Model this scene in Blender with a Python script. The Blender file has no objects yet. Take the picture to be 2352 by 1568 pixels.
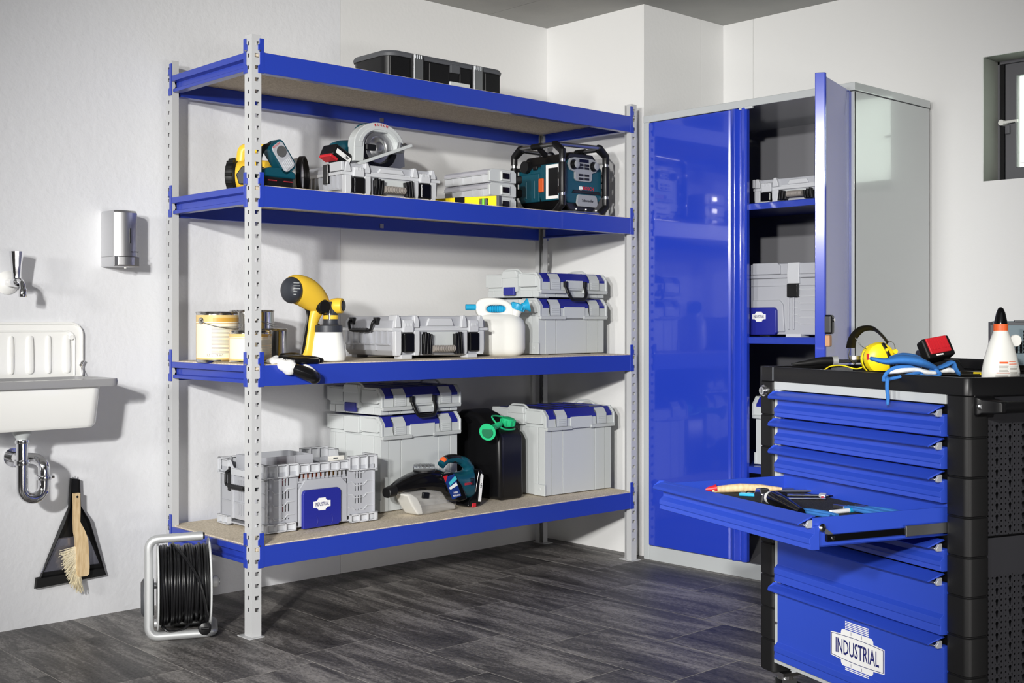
import bpy, bmesh, math, random
from mathutils import Matrix, Vector
PI = math.pi
R = math.radians
scene = bpy.context.scene
COL = scene.collection
random.seed(7)

# ---------------------------------------------------------------- camera, world, lights, exposure
cd = bpy.data.cameras.new('camera')
cam = bpy.data.objects.new('camera', cd); COL.objects.link(cam)
cam.location = (-2.0726, -3.4944, 1.05)
cam.rotation_euler = (R(90), 0, R(-42.897))
cd.sensor_width = 36; cd.lens = 2758.3/2352*36
cd.shift_y = -0.01993
cd.clip_start = .05
scene.camera = cam

wd = bpy.data.worlds.new('world'); scene.world = wd; wd.use_nodes = True
wn = wd.node_tree.nodes; wl = wd.node_tree.links
bgn = wn['Background']; bgn.inputs['Color'].default_value = (.86, .93, 1, 1); bgn.inputs['Strength'].default_value = 6.5

def light(name, kind, loc, target, energy, color=(1, 1, 1), size=.3, sy=None, spread=None, blend=None, angle=None):
    ld = bpy.data.lights.new(name, kind); ld.energy = energy; ld.color = color
    if kind == 'AREA':
        ld.size = size
        if sy: ld.shape = 'RECTANGLE'; ld.size_y = sy
        if spread: ld.spread = R(spread)
    if kind == 'SPOT':
        ld.shadow_soft_size = size; ld.spot_size = R(angle); ld.spot_blend = blend
    o = bpy.data.objects.new(name, ld); COL.objects.link(o)
    o.location = loc
    o.rotation_euler = (Vector(target)-Vector(loc)).to_track_quat('-Z', 'Y').to_euler()
    return o
light('key_lamp', 'SPOT', (-4.7, -4.6, 2.38), (1.35, -.05, .85), 1520, (1, .985, .95), size=.09, blend=1.0, angle=42)
light('second_lamp', 'SPOT', (-3.4, -2.9, 1.72), (1.55, .15, .80), 540, (1, .985, .96), size=.10, blend=1.0, angle=56)
light('side_lamp', 'AREA', (-5.4, -1.7, 1.75), (1.6, -.4, .95), 22, (1, .98, .95), size=.5, spread=90)
light('low_fill', 'AREA', (-1.0, -5.9, .40), (1.3, .6, .20), 11, (1, .965, .93), size=2.0, sy=.5, spread=75)  # added low fill that brightens the wall under the shelves
light('overhead_fill', 'AREA', (-1.2, -3.6, 2.40), (-.6, -2.2, 0), 5, (.88, .94, 1), size=2.2, sy=1.6)  # added overhead fill that lifts the shadows, not a room fitting
scene.view_settings.view_transform = 'Standard'
scene.view_settings.look = 'None'
scene.view_settings.gamma = 1
scene.view_settings.exposure = 0.0
scene.view_settings.use_curve_mapping = False
scene.cycles.max_bounces = 8

# ---------------------------------------------------------------- materials
def S(r, g, b):
    f = lambda c: (c/255/12.92) if c/255 <= .04045 else ((c/255+.055)/1.055)**2.4
    return (f(r), f(g), f(b), 1)
def mat(name, col, rough=.5, metal=0, coat=0, bump=None, mottle=None, trans=0, ior=1.45, alpha=1, aniso=0, emis=0):
    m = bpy.data.materials.new(name); m.use_nodes = True
    nt = m.node_tree; b = nt.nodes['Principled BSDF']
    b.inputs['Base Color'].default_value = col
    b.inputs['Roughness'].default_value = rough
    b.inputs['Metallic'].default_value = metal
    b.inputs['Coat Weight'].default_value = coat
    b.inputs['Coat Roughness'].default_value = .04
    b.inputs['Transmission Weight'].default_value = trans
    b.inputs['IOR'].default_value = ior
    b.inputs['Alpha'].default_value = alpha
    if bump or mottle:
        tc = nt.nodes.new('ShaderNodeTexCoord')
    if bump:   # (scale, strength, distance)
        n = nt.nodes.new('ShaderNodeTexNoise'); n.inputs['Scale'].default_value = bump[0]; n.inputs['Detail'].default_value = 4
        bp = nt.nodes.new('ShaderNodeBump'); bp.inputs['Strength'].default_value = bump[1]; bp.inputs['Distance'].default_value = bump[2]
        nt.links.new(tc.outputs['Object'], n.inputs['Vector'])
        nt.links.new(n.outputs['Fac'], bp.inputs['Height'])
        nt.links.new(bp.outputs['Normal'], b.inputs['Normal'])
    if mottle:  # (colour2, scale, detail, lo, hi, stretch)
        mp = nt.nodes.new('ShaderNodeMapping'); mp.inputs['Scale'].default_value = mottle[5] if len(mottle) > 5 else (1, 1, 1)
        n = nt.nodes.new('ShaderNodeTexNoise'); n.inputs['Scale'].default_value = mottle[1]; n.inputs['Detail'].default_value = mottle[2]
        cr = nt.nodes.new('ShaderNodeValToRGB')
        cr.color_ramp.elements[0].position = mottle[3]; cr.color_ramp.elements[0].color = col
        cr.color_ramp.elements[1].position = mottle[4]; cr.color_ramp.elements[1].color = mottle[0]
        nt.links.new(tc.outputs['Object'], mp.inputs['Vector']); nt.links.new(mp.outputs['Vector'], n.inputs['Vector'])
        nt.links.new(n.outputs['Fac'], cr.inputs['Fac']); nt.links.new(cr.outputs['Color'], b.inputs['Base Color'])
    return m
BLUE = mat('blue_powder_coat', S(38, 62, 168), .32, coat=.25)
CBLUE = mat('blue_gloss_paint', S(36, 62, 182), .16, coat=.8)
DBLUE = mat('blue_plastic', S(36, 42, 140), .35)
TBLUE = mat('trolley_blue_paint', S(44, 74, 186), .38, coat=.1)
POST = mat('light_grey_steel', S(190, 191, 192), .35, coat=.15)
CAB = mat('cabinet_grey_paint', S(186, 190, 191), .22, coat=.6)
CABIN = mat('cabinet_inner_shade', S(128, 128, 132), .3, coat=.3)  # cabinet grey darkened, the shade inside is put into the colour
GREY = mat('light_grey_plastic', S(196, 198, 202), .42)
GREY2 = mat('mid_grey_plastic', S(172, 174, 180), .42)
GREYB = mat('pale_grey_plastic', S(196, 200, 200), .4)
DGREY = mat('dark_grey_plastic', S(82, 84, 88), .45)
TAUPE = mat('taupe_grip', S(140, 134, 128), .55, bump=(300, .3, .001))
BLACK = mat('black_plastic', S(15, 15, 17), .38)
GBLACK = mat('glossy_black_plastic', S(12, 12, 14), .12)
MBLACK = mat('black_rough_plastic', S(15, 15, 16), .5, bump=(600, .25, .0006))
CHIP = mat('chipboard', S(196, 182, 158), .75, mottle=(S(228, 216, 196), 190, 3, .38, .62), bump=(250, .25, .001))
WALL = mat('white_plaster', S(223, 224, 227), .85, bump=(42, .32, .006))  # slight cool tint: the cast of the light put into the wall colour
PANEL = mat('white_wall_panel', S(226, 226, 225), .8, bump=(60, .18, .004))
CEIL = mat('grey_concrete', S(166, 166, 164), .9, bump=(30, .2, .006), mottle=(S(176, 176, 173), 3, 5, .35, .7))
DARKW = mat('dim_wall', S(120, 120, 120), .9)
ENAMEL = mat('white_enamel', S(246, 246, 243), .12, coat=.6)
RIMG = mat('grey_rim', S(150, 150, 152), .3, coat=.3)
CHROME = mat('chrome', S(236, 236, 238), .11, 1)
STEEL = mat('brushed_steel', S(205, 205, 206), .33, 1, mottle=(S(210, 210, 212), 60, 3, .3, .7, (1, 1, 30)))
ZINC = mat('galvanised_steel', S(186, 188, 190), .34, 1)
TIN = mat('tin_plate', S(205, 203, 198), .16, 1)
WHITE = mat('white_plastic', S(226, 226, 221), .38)
MILK = mat('translucent_white_plastic', S(240, 241, 236), .35)
OFFW = mat('white_print', S(240, 240, 238), .5)
NAVY = mat('navy_print', S(30, 34, 104), .5)
CREAM = mat('cream_print', S(244, 232, 204), .4)
TANP = mat('tan_print', S(222, 190, 124), .4)
TANP2 = mat('ochre_print', S(206, 158, 66), .4)
GREYP = mat('grey_print', S(150, 146, 138), .5)
YEL = mat('yellow_plastic', S(232, 190, 58), .36)
YEL2 = mat('bright_yellow_plastic', S(246, 218, 30), .36)
TEAL = mat('teal_plastic', S(10, 72, 88), .36)
RED = mat('red_plastic', S(196, 36, 46), .4)
ORNG = mat('orange_plastic', S(226, 98, 44), .4)
GREEN = mat('green_plastic', S(40, 190, 126), .38)
CYAN = mat('cyan_plastic', S(34, 160, 204), .38)
CLEAR = mat('clear_plastic', S(235, 238, 240), .08, trans=.92, ior=1.2)
SMOKE = mat('smoky_plastic', S(206, 204, 200), .12, alpha=.34)
DGREY2 = mat('charcoal_plastic', S(50, 53, 60), .42)
SATIN = mat('satin_grey_metal', S(204, 206, 207), .38, .55)
RGREY = mat('radio_grey_plastic', S(150, 153, 156), .35)
WOOD = mat('pale_wood', S(226, 200, 158), .5, mottle=(S(205, 174, 128), 22, 4, .4, .7, (6, 6, 1)))
BRISTLE = mat('bristles', S(240, 230, 202), .7)
CABLE = mat('black_cable', S(22, 22, 24), .3)
FOAM = mat('black_foam', S(30, 30, 32), .9, mottle=(S(74, 74, 76), 420, 2, .55, .72), bump=(420, .6, .002))
KNIT = mat('black_coating', S(16, 16, 18), .3)
KNITW = mat('white_knit', S(232, 232, 230), .8, bump=(700, .4, .001))
GLOVEB = mat('blue_fabric', S(48, 112, 184), .8, bump=(500, .5, .001))
GLASSW = mat('frosted_glass', S(226, 232, 214), .35, trans=.85, ior=1.3)
WFRAME = mat('grey_window_frame', S(98, 98, 102), .5)
REVEAL = mat('window_reveal', S(140, 142, 136), .85)
ORG = mat('organizer_lid', S(205, 205, 214), .2, trans=.3, ior=1.2)
TEALP = mat('light_teal_print', S(70, 190, 205), .4)
CARD = mat('cardboard_white', S(236, 234, 226), .7)
SLATE = mat('slate_blue_plastic', S(110, 126, 134), .5)

def tile_material():
    m = bpy.data.materials.new('dark_stone_tile'); m.use_nodes = True
    nt = m.node_tree; N = nt.nodes; L = nt.links; b = N['Principled BSDF']
    tc = N.new('ShaderNodeTexCoord'); oi = N.new('ShaderNodeObjectInfo')
    mul = N.new('ShaderNodeVectorMath'); mul.operation = 'SCALE'; mul.inputs[0].default_value = (37, 61, 13)
    L.new(oi.outputs['Random'], mul.inputs['Scale'])
    add = N.new('ShaderNodeVectorMath'); add.operation = 'ADD'
    L.new(tc.outputs['Object'], add.inputs[0]); L.new(mul.outputs['Vector'], add.inputs[1])
    def noise(scale, stretch, detail):
        mp = N.new('ShaderNodeMapping'); mp.inputs['Scale'].default_value = stretch
        n = N.new('ShaderNodeTexNoise'); n.inputs['Scale'].default_value = scale; n.inputs['Detail'].default_value = detail
        n.inputs['Roughness'].default_value = .65; n.inputs['Distortion'].default_value = .6
        L.new(add.outputs['Vector'], mp.inputs['Vector']); L.new(mp.outputs['Vector'], n.inputs['Vector']); return n
    n1 = noise(3.6, (3.4, .5, 1), 8); n2 = noise(85, (1.5, .8, 1), 8)
    mx = N.new('ShaderNodeMath'); mx.operation = 'MULTIPLY_ADD'; mx.inputs[1].default_value = .55
    L.new(n2.outputs['Fac'], mx.inputs[0]); L.new(n1.outputs['Fac'], mx.inputs[2])
    rnd = N.new('ShaderNodeMath'); rnd.operation = 'MULTIPLY_ADD'; rnd.inputs[1].default_value = .09
    L.new(oi.outputs['Random'], rnd.inputs[0]); L.new(mx.outputs[0], rnd.inputs[2])
    cr = N.new('ShaderNodeValToRGB'); e = cr.color_ramp.elements
    e[0].position = .62; e[0].color = S(38, 36, 36); e[1].position = 1.0; e[1].color = S(150, 146, 142)
    k = cr.color_ramp.elements.new(.81); k.color = S(88, 85, 83)
    L.new(rnd.outputs[0], cr.inputs['Fac']); L.new(cr.outputs['Color'], b.inputs['Base Color'])
    b.inputs['Roughness'].default_value = .5
    bp = N.new('ShaderNodeBump'); bp.inputs['Strength'].default_value = .25; bp.inputs['Distance'].default_value = .002
    L.new(n2.outputs['Fac'], bp.inputs['Height']); L.new(bp.outputs['Normal'], b.inputs['Normal'])
    return m
TILE = tile_material()
GROUT = mat('grey_grout', S(172, 168, 163), .9)

# ---------------------------------------------------------------- mesh helper
_texts = {}
def text_mesh(body, bold=0.0):
    k = (body, bold)
    if k in _texts: return _texts[k]
    cu = bpy.data.curves.new('lettering', 'FONT'); cu.body = body; cu.align_x = 'CENTER'; cu.align_y = 'CENTER'; cu.size = 1
    cu.resolution_u = 2; cu.offset = bold
    o = bpy.data.objects.new('lettering', cu); COL.objects.link(o)
    dg = bpy.context.evaluated_depsgraph_get()
    me = bpy.data.meshes.new_from_object(o.evaluated_get(dg))
    vs = [tuple(v.co) for v in me.vertices]; fs = [tuple(p.vertices) for p in me.polygons]
    bpy.data.objects.remove(o); bpy.data.curves.remove(cu); bpy.data.meshes.remove(me)
    _texts[k] = (vs, fs); return _texts[k]

class M:
    def __init__(s): s.v = []; s.f = []; s.mi = []
    def add(s, vs, fs, mi=0, T=None):
        n = len(s.v)
        for v in vs:
            v = Vector(v)
            s.v.append(tuple(T(v) if callable(T) else (T @ v if T else v)))
        for f in fs: s.f.append(tuple(i+n for i in f)); s.mi.append(mi)
        return s
    def bx(s, x0, x1, y0, y1, z0, z1, mi=0, T=None):
        vs = [(x, y, z) for z in (z0, z1) for y in (y0, y1) for x in (x0, x1)]
        return s.add(vs, [(0, 2, 3, 1), (4, 5, 7, 6), (0, 1, 5, 4), (2, 6, 7, 3), (0, 4, 6, 2), (1, 3, 7, 5)], mi, T)
    def cb(s, c, size, mi=0, T=None):
        return s.bx(c[0]-size[0]/2, c[0]+size[0]/2, c[1]-size[1]/2, c[1]+size[1]/2, c[2]-size[2]/2, c[2]+size[2]/2, mi, T)
    def loft(s, rings, mi=0, T=None, caps=True, closed=False):
        n = len(rings[0]); vs = [p for r in rings for p in r]; fs = []
        m = len(rings)
        for i in range(m if closed else m-1):
            a = i*n; b = ((i+1) % m)*n
            for k in range(n):
                fs.append((a+k, a+(k+1) % n, b+(k+1) % n, b+k))
        if caps and not closed:
            fs.append(tuple(range(n-1, -1, -1))); fs.append(tuple((m-1)*n+k for k in range(n)))
        return s.add(vs, fs, mi, T)
    def prism(s, poly, a0, a1, axis='y', mi=0, T=None):
        def P(p, a): return {'y': (p[0], a, p[1]), 'x': (a, p[0], p[1]), 'z': (p[0], p[1], a)}[axis]
        return s.loft([[P(p, a0) for p in poly], [P(p, a1) for p in poly]], mi, T)
    def lathe(s, prof, n=24, c=(0, 0, 0), axis='z', mi=0, T=None, caps=True):
        rings = []
        for r, h in prof:
            ring = []
            for k in range(n):
                a = 2*PI*k/n; x, y = r*math.cos(a), r*math.sin(a)
                p = {'z': (x, y, h), 'y': (x, h, y), 'x': (h, x, y)}[axis]
                ring.append((c[0]+p[0], c[1]+p[1], c[2]+p[2]))
            rings.append(ring)
        return s.loft(rings, mi, T, caps)
    def cyl(s, p0, p1, r0, r1=None, n=16, mi=0, T=None):
        return s.tube([p0, p1], [r0, r0 if r1 is None else r1], n, mi, T)
    def tube(s, pts, r, n=12, mi=0, T=None, closed=False, flat=(1, 1), up=None):
        pts = [Vector(p) for p in pts]; m = len(pts)
        rs = r if isinstance(r, (list, tuple)) else [r]*m
        tang = []
        for i in range(m):
            if closed: t = pts[(i+1) % m]-pts[i-1]
            else: t = pts[min(i+1, m-1)]-pts[max(i-1, 0)]
            tang.append(t.normalized())
        u = Vector(up) if up else (Vector((0, 0, 1)) if abs(tang[0].z) < .9 else Vector((0, 1, 0)))
        rings = []
        for i in range(m):
            t = tang[i]; u = (u-t*u.dot(t))
            if u.length < 1e-6: u = t.orthogonal()
            u.normalize(); w = t.cross(u)
            rr = rs[i] if isinstance(rs[i], (tuple, list)) else (rs[i]*flat[0], rs[i]*flat[1])
            rings.append([tuple(pts[i]+w*math.cos(2*PI*k/n)*rr[0]+u*math.sin(2*PI*k/n)*rr[1]) for k in range(n)])
        return s.loft(rings, mi, T, True, closed)
    def ball(s, c, r, n=16, m=10, mi=0, T=None):
        rr = r if isinstance(r, (tuple, list)) else (r, r, r)
        rings = []
        for i in range(m+1):
            a = -PI/2+PI*i/m; q = max(math.cos(a), .02)
            rings.append([(c[0]+rr[0]*q*math.cos(2*PI*k/n), c[1]+rr[1]*q*math.sin(2*PI*k/n), c[2]+rr[2]*math.sin(a)) for k in range(n)])
        return s.loft(rings, mi, T)
    def cells(s, us, ws, solid, t, mi=0, T=None):
        """sheet in the u-w plane (x, z), thickness t along y, made of the cells where solid(i, j)"""
        nu, nw = len(us), len(ws); vs = []
        for y in (0, t):
            for w in ws:
                for u in us: vs.append((u, y, w))
        off = nu*nw; fs = []
        for j in range(nw-1):
            for i in range(nu-1):
                if not solid(i, j): continue
                a = j*nu+i; q = (a, a+1, a+1+nu, a+nu)
                fs.append(q); fs.append(tuple(k+off for k in reversed(q)))
                for (di, dj, e0, e1) in ((-1, 0, a+nu, a), (1, 0, a+1, a+1+nu), (0, -1, a, a+1), (0, 1, a+1+nu, a+nu)):
                    ii, jj = i+di, j+dj
                    if ii < 0 or jj < 0 or ii >= nu-1 or jj >= nw-1 or not solid(ii, jj):
                        fs.append((e1, e0, e0+off, e1+off))
        used = sorted({k for f in fs for k in f}); mp = {k: i for i, k in enumerate(used)}
        return s.add([vs[k] for k in used], [tuple(mp[k] for k in f) for f in fs], mi, T)
    def text(s, body, size, T, mi=0, sx=1.0, bold=0.0):
        vs, fs = text_mesh(body, bold)
        return s.add([(x*size*sx, y*size, z) for x, y, z in vs], fs, mi, T)
    def build(s, name, mats, parent=None, bevel=0, seg=2, ang=32, loc=None, rz=None, fix=True, subd=0):
        me = bpy.data.meshes.new(name); me.from_pydata(s.v, [], s.f)
        for m in (mats if isinstance(mats, (list, tuple)) else [mats]): me.materials.append(m)
        if len(set(s.mi)) > 1: me.polygons.foreach_set('material_index', s.mi)
        if fix:
            bm = bmesh.new(); bm.from_mesh(me); bmesh.ops.recalc_face_normals(bm, faces=bm.faces); bm.to_mesh(me); bm.free()
        me.shade_smooth()
        o = bpy.data.objects.new(name, me); COL.objects.link(o)
        if bevel:
            b = o.modifiers.new('bevel', 'BEVEL'); b.width = bevel; b.segments = seg; b.limit_method = 'ANGLE'; b.angle_limit = R(ang); b.harden_normals = True
        elif subd:
            q = o.modifiers.new('subdivision', 'SUBSURF'); q.levels = subd; q.render_levels = subd
        else: me.set_sharp_from_angle(angle=R(ang))
        if parent: o.parent = parent
        if loc: o.location = loc
        if rz: o.rotation_euler = (0, 0, rz)
        return o

def front(x, y, z, rz=0, tilt=0):
    """maps lettering drawn in X-Y to an upright plane facing -y, turned by rz"""
    return Matrix.Translation((x, y, z)) @ Matrix.Rotation(rz, 4, 'Z') @ Matrix.Rotation(R(90)+tilt, 4, 'X')
def rrect(w, d, r, n=5, cx=0, cy=0):
    p = []
    for (sx, sy, a0) in ((1, 1, 0), (-1, 1, PI/2), (-1, -1, PI), (1, -1, 3*PI/2)):
        for k in range(n+1):
            a = a0+PI/2*k/n
            p.append((cx+sx*(w/2-r)+r*math.cos(a), cy+sy*(d/2-r)+r*math.sin(a)))
    return p
def arc(cx, cy, r, a0, a1, n): return [(cx+r*math.cos(R(a0+(a1-a0)*k/n)), cy+r*math.sin(R(a0+(a1-a0)*k/n))) for k in range(n+1)]
def bend(pts, r, n=5):
    """rounds the corners of a polyline"""
    pts = [Vector(p) for p in pts]; out = [pts[0]]
    for i in range(1, len(pts)-1):
        a, b, c = pts[i-1], pts[i], pts[i+1]
        d0 = (a-b); d1 = (c-b); q = min(r, d0.length*.48, d1.length*.48)
        p0 = b+d0.normalized()*q; p1 = b+d1.normalized()*q
        for k in range(n+1):
            t = k/n; out.append(p0*(1-t)**2+b*2*t*(1-t)+p1*t*t)
    out.append(pts[-1]); return out
def spline(pts, n=6):
    pts = [Vector(p) for p in pts]; out = []
    P = [pts[0]*2-pts[1]]+pts+[pts[-1]*2-pts[-2]]
    for i in range(1, len(P)-2):
        for k in range(n):
            t = k/n; a, b, c, d = P[i-1], P[i], P[i+1], P[i+2]
            out.append(.5*((2*b)+(c-a)*t+(2*a-5*b+4*c-d)*t*t+(3*b-a-3*c+d)*t**3))
    out.append(pts[-1]); return out

def tag(o, label, cat, group=None):
    o['label'] = label; o['category'] = cat
    if group: o['group'] = group
    return o
def thing(name, label, cat, loc=(0, 0, 0), rz=0, group=None):
    o = bpy.data.objects.new(name, None); COL.objects.link(o); o.empty_display_size = .05
    o.location = loc; o.rotation_euler = (0, 0, rz)
    return tag(o, label, cat, group)
def struct(o): o['kind'] = 'structure'; return o
def dup(root, loc, rz=None, label=None, group=None):
    r = root.copy(); COL.objects.link(r); r.location = loc
    if rz is not None: r.rotation_euler = (0, 0, rz)
    if label: r['label'] = label
    if group: r['group'] = group
    for ch in list(root.children):
        c = ch.copy(); COL.objects.link(c); c.parent = r
        for g in list(ch.children):
            d = g.copy(); COL.objects.link(d); d.parent = c
    return r
def tint(o, label): o['label'] = label; return o

# ---------------------------------------------------------------- the room
CH = 2.4666; WY = .6537; CX = 2.0135; CF = .037; RX = 2.593
floor = struct(M().bx(-6.6, 2.8, -7.2, .9, -.05, -.0006).build('floor', GROUT))
tm = {}
def tile(x0, x1, y0, y1):
    g = .0015
    w, l = round(x1-x0-2*g, 3), round(y1-y0-2*g, 3)
    if (w, l) not in tm:
        tm[(w, l)] = M().bx(-w/2, w/2, -l/2, l/2, -.004, 0).build('tile', TILE, floor, bevel=.0005, seg=1).data
        o = bpy.data.objects[-1] if False else None
        o = [q for q in floor.children if q.data == tm[(w, l)]][0]
    else:
        o = bpy.data.objects.new('tile', tm[(w, l)]); COL.objects.link(o); o.parent = floor
        b = o.modifiers.new('bevel', 'BEVEL'); b.width = .0005; b.segments = 1; b.limit_method = 'ANGLE'; b.harden_normals = True
    o.location = ((x0+x1)/2, (y0+y1)/2, 0)
offs = {-2: .378-.06, -1: .172, 0: .27, 1: .02, 2: -.17, 3: .135, 4: .228, 5: -.015}
offs = {-3: .05, -2: .378, -1: .172, 0: .27, 1: .02, 2: -.17, 3: .135, 4: .228, 5: -.015, 6: .1, 7: .3}
for i in range(-13, 8):
    x0 = i*.3255-.003; x1 = x0+.3255
    of = offs.get(i, (i*.197) % .54)
    x0c, x1c = max(x0, -5.0), min(x1, RX+.05)
    if x1c-x0c < .02: continue
    j = -12
    while True:
        y0 = of+j*.54; y1 = y0+.54; j += 1
        if y1 < -5.2: continue
        if y0 > WY+.05: break
        y1 = min(y1, WY+.05)
        if y1-y0 > .02: tile(x0c, x1c, y0, y1)

JX = .806
wb = struct(M().bx(-6.5, CX+.2, WY+.008, WY+.16, 0, CH).build('wall_back', DARKW))
for x0, x1, mm in ((-6.5, JX-.001, WALL), (JX+.001, CX+.001, PANEL)):
    M().bx(x0, x1, WY, WY+.012, 0, CH).build('wall_panel', mm, wb)
wp = struct(M().bx(CX+.008, RX+.1, CF+.008, WY+.1, 0, CH).build('wall_pillar', DARKW))
M().bx(CX, CX+.01, CF+.0102, WY, 0, CH).build('wall_panel', PANEL, wp)
M().bx(CX, 2.42, CF, CF+.01, 0, CH).build('wall_panel', PANEL, wp)
M().bx(2.4215, RX, CF, CF+.01, 0, CH).build('wall_panel', PANEL, wp)
wr = struct(M().bx(RX+.008, RX+.3, -1.25, CF+.02, 0, CH).bx(RX+.008, RX+.3, -7.0, -2.05, 0, CH)
            .bx(RX+.008, RX+.3, -2.05, -1.25, 0, 1.61).bx(RX+.008, RX+.3, -2.05, -1.25, 2.108, CH).build('wall_right', REVEAL))
M().bx(RX, RX+.009, -.135, CF, 0, CH).build('wall_panel', PANEL, wr)
us = [-7.0, -2.05, -1.25, -.137]; zs = [0, 1.61, 2.108, CH]
Tz = Matrix(((0, 1, 0, RX), (1, 0, 0, 0), (0, 0, 1, 0), (0, 0, 0, 1)))
M().cells(us, zs, lambda i, j: not (i == 1 and j == 1), .009, 0, Tz).build('wall_panel', PANEL, wr)
struct(M().bx(-6.7, -6.5, -7.2, WY+.2, 0, CH).build('wall_left', DARKW))
struct(M().bx(-6.7, RX+.3, -7.2, -7.0, 0, CH).build('wall_front', DARKW))
ce = struct(M().bx(-6.7, RX+.3, -7.2, WY+.3, CH+.012, CH+.2).build('ceiling', DARKW))
for x0, x1 in ((-6.5, -1.62), (-1.618, 1.628), (1.631, RX)):
    M().bx(x0, x1, -7.0, WY+.01, CH, CH+.014).build('ceiling_panel', CEIL, ce)

# window in the right wall
w1 = struct(M().bx(RX+.13, RX+.185, -1.258, -1.25, 1.61, 2.108).bx(RX+.13, RX+.185, -2.05, -2.042, 1.61, 2.108)
            .bx(RX+.13, RX+.185, -2.05, -1.25, 1.61, 1.622).bx(RX+.13, RX+.185, -2.05, -1.25, 2.096, 2.108).build('window_1', WFRAME))
fr = M().cells([-2.042, -1.985, -1.322, -1.276], [1.622, 1.672, 2.045, 2.096], lambda i, j: not (i == 1 and j == 1), .04, 0,
               Matrix(((0, 1, 0, RX+.14), (1, 0, 0, 0), (0, 0, 1, 0), (0, 0, 0, 1)))).build('window_frame', WFRAME, w1, bevel=.003)
M().bx(RX+.135, RX+.18, -1.275, -1.259, 1.622, 2.096).build('seal', BLACK, w1)
M().bx(RX+.155, RX+.162, -1.99, -1.315, 1.665, 2.05).build('pane', GLASSW, w1)
h = M().tube([(RX+.115, -1.275, 1.855), (RX+.115, -1.335, 1.858)], [.007, .005], 10).lathe([(.012, RX+.105), (.012, RX+.14)], 16, (0, -1.275, 1.855), 'x')
h.bx(RX+.11, RX+.12, -1.34, -1.331, 1.85, 1.862)
tint(h.build('window_handle', WHITE, w1), 'white window handle')
M().bx(RX+.125, RX+.14, -1.30, -1.282, 1.81, 1.845).build('lock_plate', WFRAME, w1, bevel=.002)
mk = M()
hexa = [(math.cos(R(60*k+30))*.012, math.sin(R(60*k+30))*.012) for k in range(6)]
mk.tube([(RX+.1535, -1.345+p[0], 1.69+p[1]) for p in hexa], .0012, 6, closed=True)
mk.tube([(RX+.1535, -1.355, 1.69), (RX+.1535, -1.335, 1.69)], .002, 6)
mk.build('glass_mark', OFFW, w1)

# ---------------------------------------------------------------- shelving unit
W, D, H = 1.922, .604, 2.0
TOP = [1.944, 1.500, .902, .300]; BZ = [t+.003 for t in TOP]
rack = thing('shelving_unit', 'tall four tier shelving unit of blue beams on slotted grey posts', 'shelf')
def post(x, y, sx, sy):
    zs = [0]; hz = [.085+.04*k for k in range(48)]
    for z in hz: zs += [z, z+.013]
    zs.append(H)
    t = .0018
    hole = lambda i, j: not (i == 1 and j % 2 == 1)
    m = M()
    m.cells([0, .011, .027, .036], zs, hole, t, 0, Matrix(((sx, 0, 0, x), (0, sy, 0, y), (0, 0, 1, 0), (0, 0, 0, 1))))
    m.cells([t, .016, .026, .046], zs, hole, t, 0, Matrix(((0, sx, 0, x), (sy, 0, 0, y), (0, 0, 1, 0), (0, 0, 0, 1))))
    # return lips that stiffen the profile
    m.bx(*sorted((x+sx*.0345, x+sx*.036)), *sorted((y+sy*t, y+sy*.027)), 0, H)
    m.bx(*sorted((x+sx*t, x+sx*.027)), *sorted((y+sy*.0445, y+sy*.046)), 0, H)
    o = m.build('post', POST, rack)
    M().bx(*sorted((x-sx*.016, x+sx*.042)), *sorted((y-sy*.012, y+sy*.066)), .0003, .003).build('foot_plate', POST, o)
    return o
for x, y, sx, sy in ((0, 0, 1, 1), (W, 0, -1, 1), (0, D, 1, -1), (W, D, -1, -1)): post(x, y, sx, sy)
def hookplate(axis, x, y, s, t, par, steel=True):
    """blue end plate of a beam with its hooks; axis x = on a front/back face"""
    z0, z1 = t-.071, t+.045
    poly = [(0, z0), (.022, z0), (.022, z1), (.006, z1), (.006, z1-.018), (0, z1-.022), (0, z1-.040), (.007, z1-.046), (.007, z0+.03), (0, z0+.024)]
    m = M()
    if axis == 'x': m.prism([(x+s*p[0], p[1]) for p in poly], *sorted((y, y-.0035 if y < .3 else y+.0035)), 'y')
    else: m.prism([(y+s*p[0], p[1]) for p in poly], *sorted((x, x-.0035 if x < 1 else x+.0035)), 'x')
    o = m.build('connector_plate', BLUE, par, bevel=.0008, seg=1)
    return o
def pin(p, d, par): M().cyl(p, [a+b for a, b in zip(p, d)], .0035, .0028, 10).build('rivet', ZINC, par)
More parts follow.
